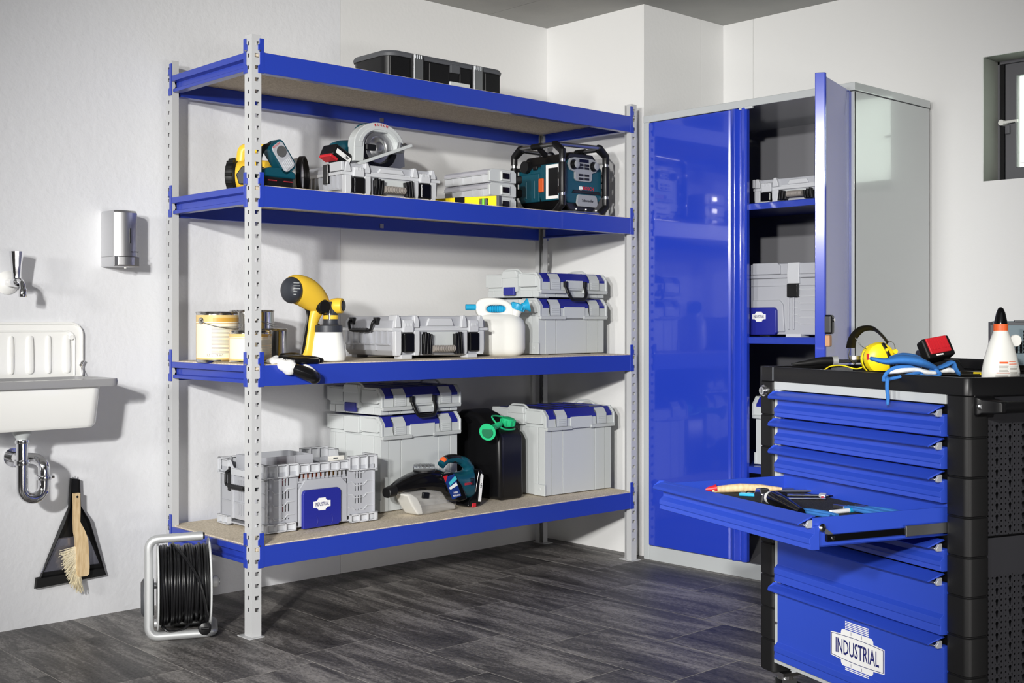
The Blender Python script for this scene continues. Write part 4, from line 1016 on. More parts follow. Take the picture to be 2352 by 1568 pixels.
# ---------------------------------------------------------------- hand held vacuum
t = thing('handheld_vacuum', 'teal and black cordless hand vacuum lying at the front of the shelf', 'vacuum', (.80, .105, zb), R(3))
def sec(x, y, z, ry, rz_, n=20, e=2.6):
    r_ = []
    for k in range(n):
        a = 2*PI*k/n; c_, s_ = math.cos(a), math.sin(a)
        r_.append((x, y+ry*math.copysign(abs(c_)**(2/e), c_), z+rz_*math.copysign(abs(s_)**(2/e), s_)))
    return r_
yc = .055
M().loft([sec(-.130, yc, .098, .022, .017), sec(-.128, yc, .098, .024, .019), sec(-.095, yc, .104, .026, .022), sec(-.090, yc, .106, .022, .018)]).build('suction_nozzle', MBLACK, t)
M().loft([sec(-.100, yc, .108, .022, .016), sec(-.06, yc, .118, .034, .026), sec(.0, yc, .126, .046, .036), (sec(.06, yc, .128, .053, .044)), sec(.105, yc, .122, .054, .048), sec(.15, yc, .108, .052, .050), sec(.17, yc, .10, .048, .046)]).build('top_shell', GBLACK, t)
m = M().prism([(-.062, .094), (.045, .100), (.12, .085), (.155, .040), (.190, .028), (.200, .004), (.015, .0005), (-.006, .004), (-.035, .040)], .012, .100, 'y')
m.build('dust_container', SMOKE, t, bevel=.012, seg=3)
tint(M().prism([(-.060, .088), (-.035, .088), (-.004, .070), (.018, .035), (.026, .004), (-.002, .003), (-.030, .040)], .018, .094, 'y').build('inner_filter', WHITE, t, bevel=.006), 'white inner filter')
M().bx(.0, .034, .004, .014, .068, .092, 0, Matrix.Rotation(R(8), 4, 'Y')).build('release_button', BLACK, t, bevel=.003)
M().prism([(.100, .150), (.155, .060), (.20, .034), (.245, .040), (.215, .10), (.165, .155)], -.001, .111, 'y').build('side_panel', GBLACK, t, bevel=.006)
PT = front(.158, -.0025, .098)
lm = M(); 
lm.bx(-.040, .045, -.046, .040, -.0002, .0004, 0, PT @ Matrix.Shear('XZ', 4, (0, 0)))
lm = M().loft([[(x_, y_, z_) for x_, y_ in [(-.046, .040), (.010, .050), (.048, -.040), (.0, -.050)]] for z_ in (0, .0008)], 0, PT)
lm.loft([[(x_, y_, z_) for x_, y_ in [(-.020, .018), (.014, .042), (.024, .028), (-.012, .006)]] for z_ in (.0008, .0014)], 1, PT)
lm.loft([[(x_, y_, z_) for x_, y_ in [(-.020, -.002), (.02, .016), (.028, .004), (-.010, -.010)]] for z_ in (.0008, .0014)], 2, PT)
lm.loft([[(x_, y_, z_) for x_, y_ in [(-.050, .046), (-.026, .048), (-.036, .022)]] for z_ in (.0008, .0014)], 3, PT)
lm.text('HIGH', .011, PT @ Matrix.Translation((.018, -.024, .0015)), 2, .9, .02).text('AIRFLOW', .010, PT @ Matrix.Translation((.022, -.036, .0015)), 2, .9, .02)
lm.build('label', [mat('deep_blue_print', S(24, 52, 120), .4), TEALP, OFFW, RED], t)
M().loft([sec(.150, yc, .112, .050, .046), sec(.19, yc, .105, .050, .046), sec(.235, yc, .096, .050, .046), sec(.275, yc, .092, .048, .055), sec(.300, yc, .095, .042, .062)]).build('motor_housing', TEAL, t)
hp_ = spline([(.290, yc, .10), (.300, yc, .145), (.285, yc, .175), (.24, yc, .195), (.195, yc, .200), (.168, yc, .192), (.150, yc, .178)], 6)
M().tube(hp_, [.034]*4+[.030]*5+[.024]*6+[.020]*6+[.0185]*10+[.019]*6, 16, flat=(.9, .8)).build('handle', TEAL, t)
M().tube([(p.x, p.y, p.z+.006) for p in hp_[16:30]], [.008]+[.0155]*12+[.010], 12, flat=(1, .8)).build('grip_pad', BLACK, t)
tint(M().tube([(p.x, p.y, p.z+.009) for p in hp_[29:36]], [.006, .0145, .015, .015, .015, .014, .006], 12, flat=(1, .8)).build('power_switch', ORNG, t), 'orange power switch')
M().tube([(p.x+.004, p.y, p.z-.010) for p in hp_[9:24]], [.006]+[.013]*13+[.006], 10, flat=(1, .7)).build('grip_inlay', BLACK, t)
M().prism([(.268, .026), (.262, .005), (.300, .001), (.335, .004), (.352, .125), (.338, .152), (.325, .145), (.305, .06)], .018, .092, 'y').build('battery', GBLACK, t, bevel=.006)
tint(M().bx(.285, .308, .016, .094, .001, .018).build('battery_clip', RED, t, bevel=.003), 'red battery clip')
BT = Matrix.Translation((.333, .0165, .072)) @ Matrix.Rotation(R(-82), 4, 'Y') @ Matrix.Rotation(R(90), 4, 'X')
lm = M().loft([[(x_, y_, z_) for x_, y_ in [(-.052, -.007), (.052, -.007), (.060, .004), (.052, .009), (-.052, .008)]] for z_ in (0, .0012)], 0, BT)
lm.text('18V', .014, BT @ Matrix.Translation((.012, .0, .0016)), 1, 1, .03)
lm.build('battery_label', [OFFW, BLACK], t)
lm = M().text('BOSCH', .0125, front(.252, -.0005+yc-.0500, .100), 0, 1, .03)
lm.build('lettering', RED, t)
for k in range(6): M().bx(.268, .286, yc-.050, yc-.046, .092+.005*k, .0945+.005*k).build('vent_slot', BLACK, t)
M().lathe([(.040, .158), (.044, .162), (.044, .168), (.036, .172), (.018, .173)], 28, (.062, yc, 0)).build('swivel_ring', BLACK, t)
m = M().lathe([(.041, .168), (.043, .172), (.042, .184), (.032, .190), (.012, .191)], 28, (.062, yc, 0))
m.build('clear_cap', CLEAR, t)
for k in range(14):
    a = 2*PI*k/14; M().cb((.062+.036*math.cos(a), yc+.036*math.sin(a), .185), (.007, .007, .010)).build('cap_ridge', CLEAR, t)

# ---------------------------------------------------------------- slotted grey crate and what lies in it
cr = thing('storage_crate', 'slotted grey plastic crate with blue label plate on the bottom shelf', 'crate', (.146, .158, zb), R(-1.5))
w, d, h = .474, .345, .243
def wall(w_, cols, rows, T, name, y0=.03):
    us = [0]; 
    for x in cols: us += [x, x+.006]
    us.append(w_); zs = [y0]
    for a, b in rows: zs += [a, b]
    zs.append(h-.03)
    M().cells(us, zs, lambda i, j: not (i % 2 == 1 and j % 2 == 1), .004, 0, T).build(name, GREY2, cr)
rows = [(.045, .050), (.072, .100), (.118, .146), (.164, .190)]
for y, nm in ((.010, 'front_wall'), (d-.014, 'back_wall')):
    wall(.125, [.062, .075, .088], rows, Matrix.Translation((.010, y, 0)), nm)
    wall(.115, [.032, .045, .058], rows, Matrix.Translation((w-.125, y, 0)), nm)
    M().bx(.135, w-.125, y+.010, y+.014, .03, h-.06).build(nm, GREY2, cr)
    M().cells([.135]+[v for k in range(12) for v in (.141+.018*k, .151+.018*k)]+[w-.125], [h-.075, h-.068, h-.042, h-.03], lambda i, j: not (i % 2 == 1 and j == 1), .004, 0, Matrix.Translation((0, y+.002, 0))).build(nm, GREY2, cr)
side_cols = [.10, .114, .128, .142, .156, .17]
Ts = Matrix(((0, 1, 0, .010), (1, 0, 0, 0), (0, 0, 1, 0), (0, 0, 0, 1)))
wall(d, [.125, .140, .155, .170, .185, .200], [(.045, .085), (.098, .135), (.148, .172), (.18, .195)], Ts, 'side_wall')
wall(d, [.125, .140, .155, .170, .185, .200], [(.045, .085), (.098, .135), (.148, .172), (.18, .195)], Matrix.Translation((w-.024, 0, 0)) @ Ts, 'side_wall')
M().bx(.012, w-.012, .012, d-.012, .010, .016).build('crate_floor', GREY2, cr)
# top rim made of open pockets
def pockets(x0, x1, y0, y1, z0, z1, n, axis, name):
    m = M()
    if axis == 'x':
        m.bx(x0, x1, y0, y1, z1-.004, z1).bx(x0, x1, y0, y1, z0, z0+.004).bx(x0, x1, y1-.003, y1, z0, z1)
        for k in range(n+1):
            x = x0+(x1-x0-.004)*k/n; m.bx(x, x+.004, y0, y1, z0, z1)
    else:
        m.bx(x0, x1, y0, y1, z1-.004, z1).bx(x0, x1, y0, y1, z0, z0+.004).bx(x1-.003, x1, y0, y1, z0, z1)
        for k in range(n+1):
            y = y0+(y1-y0-.004)*k/n; m.bx(x0, x1, y, y+.004, z0, z1)
    o = m.build(name, GREY, cr); return o
pockets(.002, .135, -.003, .014, h-.048, h-.001, 3, 'x', 'rim_pocket'); pockets(w-.125, w-.002, -.003, .014, h-.048, h+.006, 3, 'x', 'rim_pocket')
pockets(.135, w-.125, -.001, .014, h-.040, h-.006, 5, 'x', 'rim_pocket')
pockets(.002, .135, d-.014, d+.003, h-.048, h+.002, 3, 'x', 'rim_pocket'); pockets(w-.125, w-.002, d-.014, d+.003, h-.048, h+.010, 3, 'x', 'rim_pocket')
pockets(.002, .125, -.002, .014, .004, .034, 3, 'x', 'base_pocket'); pockets(w-.118, w-.002, -.002, .014, .004, .034, 3, 'x', 'base_pocket')
for y0, y1 in ((.0, .08), (d-.08, d)):
    pockets(-.003, .014, y0, y1, h-.055, h, 1, 'y', 'rim_pocket'); pockets(w-.014, w+.003, y0, y1, h-.055, h+.006, 1, 'y', 'rim_pocket')
    pockets(-.003, .014, y0, y1, .004, .036, 2, 'y', 'base_pocket'); pockets(w-.014, w+.003, y0, y1, .004, .036, 2, 'y', 'base_pocket')
M().prism([(.08, h-.008), (.10, h-.032), (d-.10, h-.032), (d-.08, h-.008), (d-.08, h-.055), (.08, h-.055)], .002, .014, 'x').build('handle_notch', GREY, cr, bevel=.001, seg=1)
M().prism([(.08, h-.008), (.10, h-.032), (d-.10, h-.032), (d-.08, h-.008), (d-.08, h-.055), (.08, h-.055)], w-.014, w-.002, 'x').build('handle_notch', GREY, cr, bevel=.001, seg=1)
for x in (.020, .060): M().bx(x, x+.012, .006, .012, .04, h-.05).build('front_rib', GREY2, cr, bevel=.002)
for x0 in (.010, w-.125):
    for k in range(4):
        z = .060+.046*k
        M().prism([(x0+.0, z), (x0+.018, z), (x0+.032, z-.014), (x0+.07, z-.014), (x0+.085, z), (x0+.112, z), (x0+.112, z+.0025), (x0+.085, z+.0025), (x0+.07, z-.0115), (x0+.032, z-.0115), (x0+.018, z+.0025), (x0, z+.0025)], .0065, .011, 'y').build('moulded_rib', GREY, cr)
for y in (.09, .235): M().bx(.003, .012, y, y+.020, .03, h-.055).build('side_rib', GREY2, cr, bevel=.003)
for k in range(3): M().bx(.006, .012, .02, d-.02, .088+.05*k, .092+.05*k).build('side_rail', GREY2, cr)
for x in (.06, w-.10):
    for y in (.015, d-.055): M().bx(x, x+.05, y, y+.04, 0, .012).build('crate_foot', GREY, cr)
m = M().prism([(.140, .012), (.140, .145), (.165, .178), (.318, .178), (.345, .150), (.345, .012)], .006, .022, 'y').build('label_recess', GREY2, cr, bevel=.003)
pl = [(.150, .004), (.150, .130), (.158, .142), (.300, .142), (.312, .130), (.312, .018), (.300, .008), (.164, .004)]
pb = M().prism(pl, -.006, .010, 'y').build('label_plate', DBLUE, cr, bevel=.004)
em = M(); emblem(.072, front(.228, -.0068, .088), em, 0, 1, False); em.build('emblem', [OFFW, NAVY], pb)
for x in (.195, .258): M().tube([(x+.016*math.cos(R(a)), -.0062, .030+.020*math.sin(R(a))) for a in range(-60, 70, 12)], .0015, 6).build('plate_relief', DBLUE, pb)
m = M(); y0, y1 = .085, d-.085
m.tube(bend([(.004, y0, h-.04), (-.012, y0, h-.045), (-.016, y0+.006, h-.09), (-.016, y1-.006, h-.09), (-.012, y1, h-.045), (.004, y1, h-.04)], .01, 3), .0055, 10)
n = 18
m.tube([(-.016, y0+.03+(y1-y0-.06)*k/n, h-.092) for k in range(n+1)], [.0095 if k % 2 else .0078 for k in range(n+1)], 10)
tint(m.build('crate_handle', BLACK, cr), 'black folding handle')
for y in (y0, y1): tint(M().bx(.0, .010, y-.011, y+.011, h-.115, h-.026).build('handle_bracket', BLACK, cr, bevel=.002), 'black handle bracket')
# contents
b = thing('parts_box', 'grey open insert box with raised rim inside the slotted crate', 'box', (.185, .255, zb+.022), R(-1.5))
M().cells([0, .22], [0, .236], lambda i, j: True, .004, 0, Matrix.Translation((0, .0, 0))).build('box_front', GREY2, b, bevel=.001)
M().bx(0, .22, .17, .174, 0, .236).build('box_back', GREY2, b); M().bx(0, .004, .004, .17, 0, .236).build('box_side', GREY2, b); M().bx(.216, .22, .004, .17, 0, .236).build('box_side', GREY2, b)
M().bx(0, .22, 0, .174, 0, .004).build('box_base', GREY2, b)
for x in (.065, .14): M().bx(x, x+.003, -.0015, .002, .02, .234).build('box_seam', GREY2, b)
b = thing('red_tape_roll', 'red round tape roll standing inside the slotted crate', 'tape', (.27, .215, zb+.018+.105), R(20))
M().lathe([(.050, -.012), (.105, -.012), (.105, .012), (.050, .012)], 36, (0, 0, 0), 'y', caps=False).build('tape', RED, b)
M().lathe([(.048, -.013), (.052, -.013), (.052, .013), (.048, .013)], 28, (0, 0, 0), 'y', caps=False).build('tape_core', CARD, b)
b = thing('packing_card', 'white printed card standing inside the slotted crate', 'card', (.455, .225, zb+.018), R(-2))
M().bx(0, .07, 0, .003, 0, .228).build('card_sheet', CARD, b)
M().text('...', .0001, front(.03, -.001, .2)).build('card_print', BLACK, b) if False else M().bx(.022, .042, -.0006, 0, .217, .222).build('card_print', DGREY, b)
for k, (x, cm) in enumerate(((.255, 'black'), (.31, 'orange'), (.365, 'orange'), (.425, 'brown'))):
    mm = {'black': BLACK, 'orange': mat('salmon_plastic', S(226, 130, 90), .4) if k == 1 else ORNG, 'brown': mat('amber_plastic', S(160, 110, 30), .3)}[cm]
    b = thing('spray_tin', ('black small tin', 'salmon small tin', 'orange small tin', 'amber small tin')[k]+' seen through the slots of the grey crate', 'tin', (x+.02, .195, zb+.017), 0)
    M().lathe([(.018, 0), (.019, .003), (.019, .17), (.014, .182)], 20).build('tin_body', mm, b)
    M().lathe([(.012, .182), (.012, .20), (.009, .204)], 16).build('tin_cap', BLACK, b)

# ---------------------------------------------------------------- steel cabinet with one door open
CW, CDp, CHt = 1.047, .574, 1.955
cb = thing('storage_cabinet', 'tall grey steel cabinet with blue doors, the right one open', 'cabinet', (1.969, 0, 0))
# local: x into the cabinet, y from 0 (left) to -CW (right)
M().bx(.002, CDp, -.018, 0, 0, CHt-.03).build('left_side', CAB, cb, bevel=.002)
M().bx(.002, CDp, -CW, -CW+.018, 0, CHt-.034).build('right_side', CAB, cb, bevel=.002)
M().bx(CDp-.012, CDp, -CW+.018, -.018, 0, CHt-.03).build('back_panel', CABIN, cb)
M().bx(0, .012, -.032, 0, 0, CHt-.03).build('left_stile', CAB, cb, bevel=.002)
M().bx(0, .012, -CW, -CW+.034, 0, CHt-.034).build('right_stile', CAB, cb, bevel=.002)
M().bx(-.002, CDp+.002, -CW-.003, .0, CHt-.031, CHt).build('cabinet_top', CAB, cb, bevel=.003)
M().bx(.0, .012, -CW+.034, -.032, 0, .063).build('plinth', CAB, cb, bevel=.002)
M().bx(.012, CDp-.012, -CW+.018, -.018, .050, .063).build('cabinet_floor', CABIN, cb)
for z0, z1 in ((1.503, 1.530), (.958, .986), (.430, .457)):
    M().bx(.012, CDp-.014, -CW+.02, -.02, z1-.004, z1).bx(.010, .030, -CW+.035, -.033, z0, z1-.002).build('shelf', BLUE, cb, bevel=.0015, seg=1)
# left door with the ridged closing edge
dl = M().bx(-.004, .014, -.463, -.033, .066, 1.921).build('door', CBLUE, cb, bevel=.002)
M().prism([(-.004, -.463), (.002, -.472), (-.008, -.480), (-.016, -.493), (-.016, -.503), (-.004, -.512), (.004, -.520), (-.004, -.530), (-.012, -.536), (-.012, -.549), (-.004, -.557), (.014, -.557), (.014, -.463)], .066, 1.921, 'z').build('door_grip', CBLUE, dl, bevel=.0015, seg=2)
M().bx(-.010, .004, -.585, -.520, 1.914, 1.926).build('latch_tongue', GREYB, dl, bevel=.003)
# open right door, hinged on the right stile
dr = bpy.data.objects.new('door', None)
hx, hy = -.004, -CW+.032
ang = math.atan2(-1.124-(hy), (1.591-1.969)-hx)
DT = Matrix.Translation((hx, hy, 0)) @ Matrix.Rotation(ang, 4, 'Z')
m = M(); L = .405
m.bx(.028, L-.006, .0, .018, .066, 1.921, 0, DT).prism([(.0, .006), (.026, .006), (.030, .0), (.030, .016), (.0, .020)], .066, 1.921, 'z', 0, DT)
dr = m.build('door', CBLUE, cb, bevel=.0015, seg=2)
M().prism([(L-.006, .0), (L, -.001), (L+.004, -.003), (L-.004, -.035), (L-.014, -.038), (L-.012, -.008)], .066, 1.921, 'z', 0, DT @ Matrix.Scale(-1, 4, (0, 1, 0))).build('door_grip', CBLUE, dr, bevel=.0012, seg=1)
# door handle: black swing lever with silver key cylinder
m = M().bx(L-.062, L-.010, -.030, .0, .985, 1.075, 0, DT)
hk = DT
M().bx(L-.055, L-.008, .016, .050, 1.012, 1.073, 0, DT)
hnd = M().prism([(.985, .018), (1.075, .018), (1.079, .030), (1.06, .048), (1.02, .050), (.992, .040)], -.020, .020, 'x', 0, DT @ Matrix.Translation((L-.030, 0, 0)) @ Matrix(((1, 0, 0, 0), (0, 0, 1, 0), (0, 1, 0, 0), (0, 0, 0, 1)))) if False else None
hnd = M().bx(L-.040, L-.004, .018, .060, 1.004, 1.072, 0, DT)
tint(hnd.build('door_lever', BLACK, dr, bevel=.008, seg=3), 'black door lever')
tint(M().cyl(tuple(DT @ Vector((L-.024, .058, 1.054))), tuple(DT @ Vector((L-.024, .064, 1.054))), .007, .007, 16).build('key_cylinder', CHROME, dr), 'chrome key cylinder')
tint(M().bx(L-.036, L-.006, .019, .052, .960, 1.001, 0, DT).build('key_tag', mat('tan_key_tag', S(190, 140, 100), .5), dr, bevel=.005), 'tan key tag')

# things in the cabinet
o = toolcase('grey tool case on the upper shelf inside the open cabinet', .44, .30, .112, .068, (2.085, -.49, 1.530), R(-88), side_handle=False)
o = thing('wire_coil', 'orange cable coil standing on the tool case inside the cabinet', 'coil', (2.20, -.80, 1.530+.112+.058), R(0))
M().tube([(0, .055*math.cos(2*PI*k/30), .050*math.sin(2*PI*k/30)) for k in range(30)], .008, 10, closed=True).build('coil_outer', ORNG, o)
M().tube([(.004, .040*math.cos(2*PI*k/26), .036*math.sin(2*PI*k/26)) for k in range(26)], .006, 8, closed=True).build('coil_inner', DGREY, o)
def bigcase(loc, rz):
    t = thing('tool_chest', 'large grey tool chest with blue label plate inside the open cabinet', 'tool box', loc, rz)
    w, d, h, zs = .55, .36, .298, .245
    M().bx(.012, w-.012, .012, d-.012, .008, zs-.006).build('chest_body', GREY2, t, bevel=.006)
    M().bx(.004, w-.004, .004, d-.004, zs-.006, zs+.008).build('seam_flange', GREY2, t, bevel=.002)
    lid = M().prism([(.006, zs+.008), (.006, h-.014), (.02, h), (w-.02, h), (w-.006, h-.014), (w-.006, zs+.008)], .008, d-.008, 'y').build('chest_lid', GREY2, t, bevel=.004)
    M().prism([(.035, zs+.010), (.035, h+.004), (.155, h+.004), (.172, h-.010), (.172, zs+.010)], .002, .10, 'y').build('lid_block', GREY2, lid, bevel=.003)
    M().bx(.010, w-.01, .006, .016, zs-.038, zs-.034).build('body_bead', GREY2, t)
    for k in range(6): M().prism([(.222, .06+.028*k), (.25, .06+.028*k), (.262, .05+.028*k), (.34, .05+.028*k), (.34, .052+.028*k), (.262, .052+.028*k), (.25, .062+.028*k), (.222, .062+.028*k)], .008, .014, 'y').build('moulded_rib', GREY, t)
    m = M().prism([(.03, .02), (.03, .150), (.165, .150), (.182, .132), (.19, .02)], .004, .02, 'y').build('label_recess', GREY2, t, bevel=.003)
    p = M().prism([(-.03+.04, .006), (.01, .120), (.148, .120), (.158, .110), (.160, .018), (.15, .008)], -.008, .012, 'y').build('label_plate', DBLUE, t, bevel=.004)
    e = M(); emblem(.066, front(.076, -.0088, .082), e, 0, 1, False); e.build('emblem', [OFFW, NAVY], p)
    for x0 in (.205, .228): M().bx(x0, x0+.008, .004, .014, .03, zs-.01).build('front_rib', GREY2, t, bevel=.002)
    L = M().prism([(.002, zs-.03), (-.002, zs+.01), (.004, h+.002), (.03, h+.002), (.03, zs-.03)], .205, .262, 'x').build('latch', GREY, t, bevel=.003)
    tint(M().bx(.208, .259, -.008, .010, zs-.085, zs-.030).build('latch_clip', GBLACK, t, bevel=.004), 'glossy black latch clip')
    for a_ in ((.20, .27, .0, .06), (.03, .08, .06, .12), (.4, .5, .03, .30), (.03, .08, .2, .3)): M().bx(*a_, 0, .012).build('chest_foot', GREY, t)
    return t
bigcase((2.045, -.490, .986), R(-90))
o = sysbox('tall grey box with blue lid on the lowest shelf inside the cabinet', .28, (2.03, -.54, .457), R(-90), w=.40, d=.34)

# ---------------------------------------------------------------- workshop trolley with drawers
TA = R(71.09+180)
TL_ = (.3509+.739*math.cos(R(71.09)), -2.2948+.739*math.sin(R(71.09)), 0)
tr_ = thing('tool_trolley', 'black framed workshop trolley with seven blue drawers, one pulled open', 'trolley', TL_, TA)
WT, DTt = .739, .47
# corner posts with horizontal grooves
def cpost(x0, x1, y0, y1, cx, cy):
    m = M(); 
    zs = [.127]+[.127+.0845*k for k in range(1, 9)]+[.8925]
    xs = rrect(x1-x0, y1-y0, .014, 4, (x0+x1)/2, (y0+y1)/2)
    xi = rrect(x1-x0-.006, y1-y0-.006, .012, 4, (x0+x1)/2, (y0+y1)/2)
    rings = []
    for a, b in zip(zs, zs[1:]):
        rings += [[(x, y, a+.0005) for x, y in xi], [(x, y, a+.003) for x, y in xs], [(x, y, b-.003) for x, y in xs], [(x, y, b-.0005) for x, y in xi]]
    return m.loft(rings).build('corner_post', MBLACK, tr_, ang=40)
for x0, x1 in ((0, .063), (WT-.066, WT)):
    for y0, y1 in ((0, .066), (DTt-.066, DTt)): cpost(x0, x1, y0, y1, 0, 0)
lk = M().lathe([(.0145, -.006), (.016, -.004), (.016, 0.002)], 24, (.028, 0, .866), 'y').lathe([(.0105, -.012), (.012, -.010), (.012, -.004)], 20, (.028, 0, .866), 'y').build('drawer_lock', CHROME, tr_)
M().bx(.027, .029, -.0128, -.011, .860, .872).build('key_slot', BLACK, lk)
# body
bd = M().bx(.063, .667, .020, DTt-.02, .175, .890)
bd.build('cabinet_body', BLACK, tr_)  # black so that shade in the drawer gaps is part of the colour
M().bx(.063, .673, .003, .03, .871, .8925).build('top_rail', CAB, tr_, bevel=.001)
M().bx(.063, .088, .005, .03, .176, .871).build('side_stile', CAB, tr_)
M().bx(.063, .673, .003, .03, .156, .176).build('bottom_rail', CAB, tr_, bevel=.001)
M().cyl((.073, .006, .262), (.073, .0, .262), .004, .004, 12).build('screw', CHROME, tr_)
def drawer(zt_, zb_, out, tray=False, logo=False):
    x0, x1 = .084, .674
    d = M()
    f = [(.004, zt_-.019), (-.002, zt_-.022), (-.002, zt_-.036), (-.013, zt_-.045), (-.013, zb_+.014), (-.0115, zb_+.012), (-.013, zb_+.002), (-.006, zb_), (.012, zb_), (.012, zt_-.019)]
    if zt_-zb_ > .10: f = [(.004, zt_-.019), (-.002, zt_-.022), (-.002, zb_+.045), (-.013, zb_+.036), (-.013, zb_+.022), (-.0115, zb_+.020), (-.013, zb_+.002), (-.006, zb_), (.012, zb_), (.012, zt_-.019)]
    if tray: f = [(a, b) for a, b in f]
    dd = M().prism([(y-out, z) for y, z in f], x0, x1, 'x').build('drawer', TBLUE, tr_, bevel=.0008, seg=1)
    # overhanging pull lip with cut ends
    lp_ = lambda y, z, a, b: [(a, y-out, z), (b, y-out, z)]
    top = [(x0-.006, .006-out, zt_+.0), (x1-.008, .006-out, zt_), (x1-.006, -.004-out, zt_), (x1-.024, -.026-out, zt_-.017), (x0-.010, -.026-out, zt_-.017), (x0-.017, -.019-out, zt_-.0115), (x0-.015, -.004-out, zt_)]
    bot = [(x, y+.002, z-.0025) for x, y, z in top]
    M().loft([top, bot]).build('pull_lip', TBLUE, dd)
    tint(M().bx(x0-.004, x1-.012, -.019-out, -.006-out, zt_-.0205, zt_-.0165).build('pull_rail', ZINC, dd, bevel=.0012, seg=1), 'aluminium pull rail')
    tint(M().prism([(-.017-out, zt_-.0195), (-.010-out, zt_-.010), (.0-out, zt_-.008), (.0-out, zt_-.025), (-.014-out, zt_-.0245)], x1-.013, x1-.007, 'x').build('pull_end', SATIN, dd, bevel=.001), 'bright pull end')
    return dd
lips = [.868, .797, .7265, .652, .5775, .504, .368]
bots = [.801, .7305, .658, .583, .510, .373, .171]
OP = .345
for k, (a, b) in enumerate(zip(lips, bots)):
    if k == 3: continue
    dd = drawer(a, b, 0)
    if k == 6:
        e = M(); emblem(.190, front(.395, -.0032, .267), e, 0, 1, True); e.build('emblem', [OFFW, NAVY], dd)
op = drawer(lips[3], bots[3], OP, True)
zt4, zb4 = lips[3]-.004, bots[3]+.004
m = M(); x0, x1 = .090, .668
m.bx(x0, x0+.003, -OP, .017, zb4, zt4).bx(x1-.003, x1, -OP, .017, zb4, zt4).bx(x0, x1, .013, .017, zb4, zt4+.010).bx(x0, x1, -OP, .017, zb4, zb4+.003)
m.build('drawer_tray', TBLUE, op)
M().bx(x0+.003, x1-.003, -OP+.012, -OP+.016, zb4, zt4-.003).build('inner_front', TBLUE, op)
fm = M().bx(.098, .520, -OP+.022, .005, zb4+.003, .618)
fm.build('foam_inlay', FOAM, op, bevel=.003)
tint(M().bx(x1, x1+.007, -OP+.03, .06, .598, .612).build('slide_rail', GBLACK, op, bevel=.001), 'black slide rail')
M().bx(x1+.006, x1+.010, -.11, .06, .594, .617).build('slide_channel', ZINC, op, bevel=.001)
for y in (-OP+.045, -.03): M().lathe([(.0045, x1+.006), (.0045, x1+.0085), (.002, x1+.009)], 14, (0, y, .605), 'x').build('screw', CHROME, op)
M().lathe([(.0085, x1), (.0085, x1+.008), (.004, x1+.010)], 18, (0, -OP+.018, .628), 'x').build('stop_roller', CHROME, op)
M().prism([(-OP+.025, .628), (-OP+.045, .615), (-OP+.05, .609), (-OP+.028, .614)], x1, x1+.004, 'x').build('release_lever', ZINC, op)

# tray top
tm_ = M()
o_ = rrect(WT, DTt, .016, 5, WT/2, DTt/2); i_ = rrect(WT-.030, DTt-.030, .012, 5, WT/2, DTt/2)
zf = .906
tm_.loft([[(x, y, .8925) for x, y in o_], [(x, y, .927) for x, y in o_], [(x+(WT/2-x)*.004, y+(DTt/2-y)*.006, .930) for x, y in o_], [(x, y, .930) for x, y in i_], [(x, y, zf) for x, y in i_]])
tm_.build('top_tray', BLACK, tr_, ang=40)
M().bx(.03, WT-.03, DTt-.022, DTt-.004, .925, .952).build('tray_back_rail', BLACK, tr_, bevel=.003)
for x in (.30, .52): M().bx(x, x+.004, .016, DTt-.018, zf, .926).build('tray_divider', BLACK, tr_)
M().bx(.018, WT-.018, .235, .239, zf, .924).build('tray_divider', BLACK, tr_)
tint(M().bx(.060, .066, -.0012, .004, .894, .929).build('tray_seam', DGREY, tr_), 'grey tray seam')
# right side: perforated panel, blank band, push handle
px = WT-.014
def perforated(y0, y1, z0, z1):
    m = M(); p, q = .0127, .0121
    ny = int((y1-y0)/p); nz = int((z1-z0)/(2*q))
    def cell(cy, cz, w_, h_, hole):
        n = len(hole); sq = []
        for k in range(n):
            a = math.atan2(hole[k][1]/h_, hole[k][0]/w_); s_ = max(abs(math.cos(a)), abs(math.sin(a)))
            sq.append((cy+math.cos(a)/s_*w_/2, cz+math.sin(a)/s_*h_/2))
        hl = [(cy+a, cz+b) for a, b in hole]
        vs = [(px, a, b) for a, b in sq]+[(px, a, b) for a, b in hl]+[(px-.0015, a, b) for a, b in hl]
        fs = []
        for k in range(n):
            k2 = (k+1) % n; fs += [(k, k2, n+k2, n+k), (n+k, n+k2, 2*n+k2, 2*n+k)]
        m.add(vs, fs)
    rd = [(.0026*math.cos(R(a)), .0026*math.sin(R(a))) for a in range(45, 405, 45)]
    key = [(.0046*math.cos(R(a)), .004+.0046*math.sin(R(a))) for a in range(-45, 226, 45)]+[(-.0026, -.0035), (-.0018, -.0075), (.0018, -.0075), (.0026, -.0035)]
    for i in range(ny):
        for j in range(nz):
            cy = y0+p*(i+.5); cz = z1-2*q*(j+.5)
            if i % 3 == 2: cell(cy, cz, p, 2*q, key)
            else:
                for s_ in (.5, -.5): cell(cy, cz+q*s_, p, q, rd)
    return m
pm = perforated(.066, DTt-.066, .585, .832)
pp = pm.build('perforated_panel', mat('black_panel', S(50, 50, 54), .36, coat=.1), tr_, fix=False)
perforated(.066, DTt-.066, .160, .505).build('perforated_panel', bpy.data.materials['black_panel'], tr_, fix=False)
M().bx(px-.0015, px, .066, DTt-.066, .505, .585).build('blank_band', bpy.data.materials['black_panel'], tr_)
M().bx(px-.0015, px, .066, DTt-.066, .832, .893).build('blank_band', bpy.data.materials['black_panel'], tr_)
M().bx(.667, px-.010, .03, DTt-.03, .15, .89).build('panel_backing', BLACK, tr_)
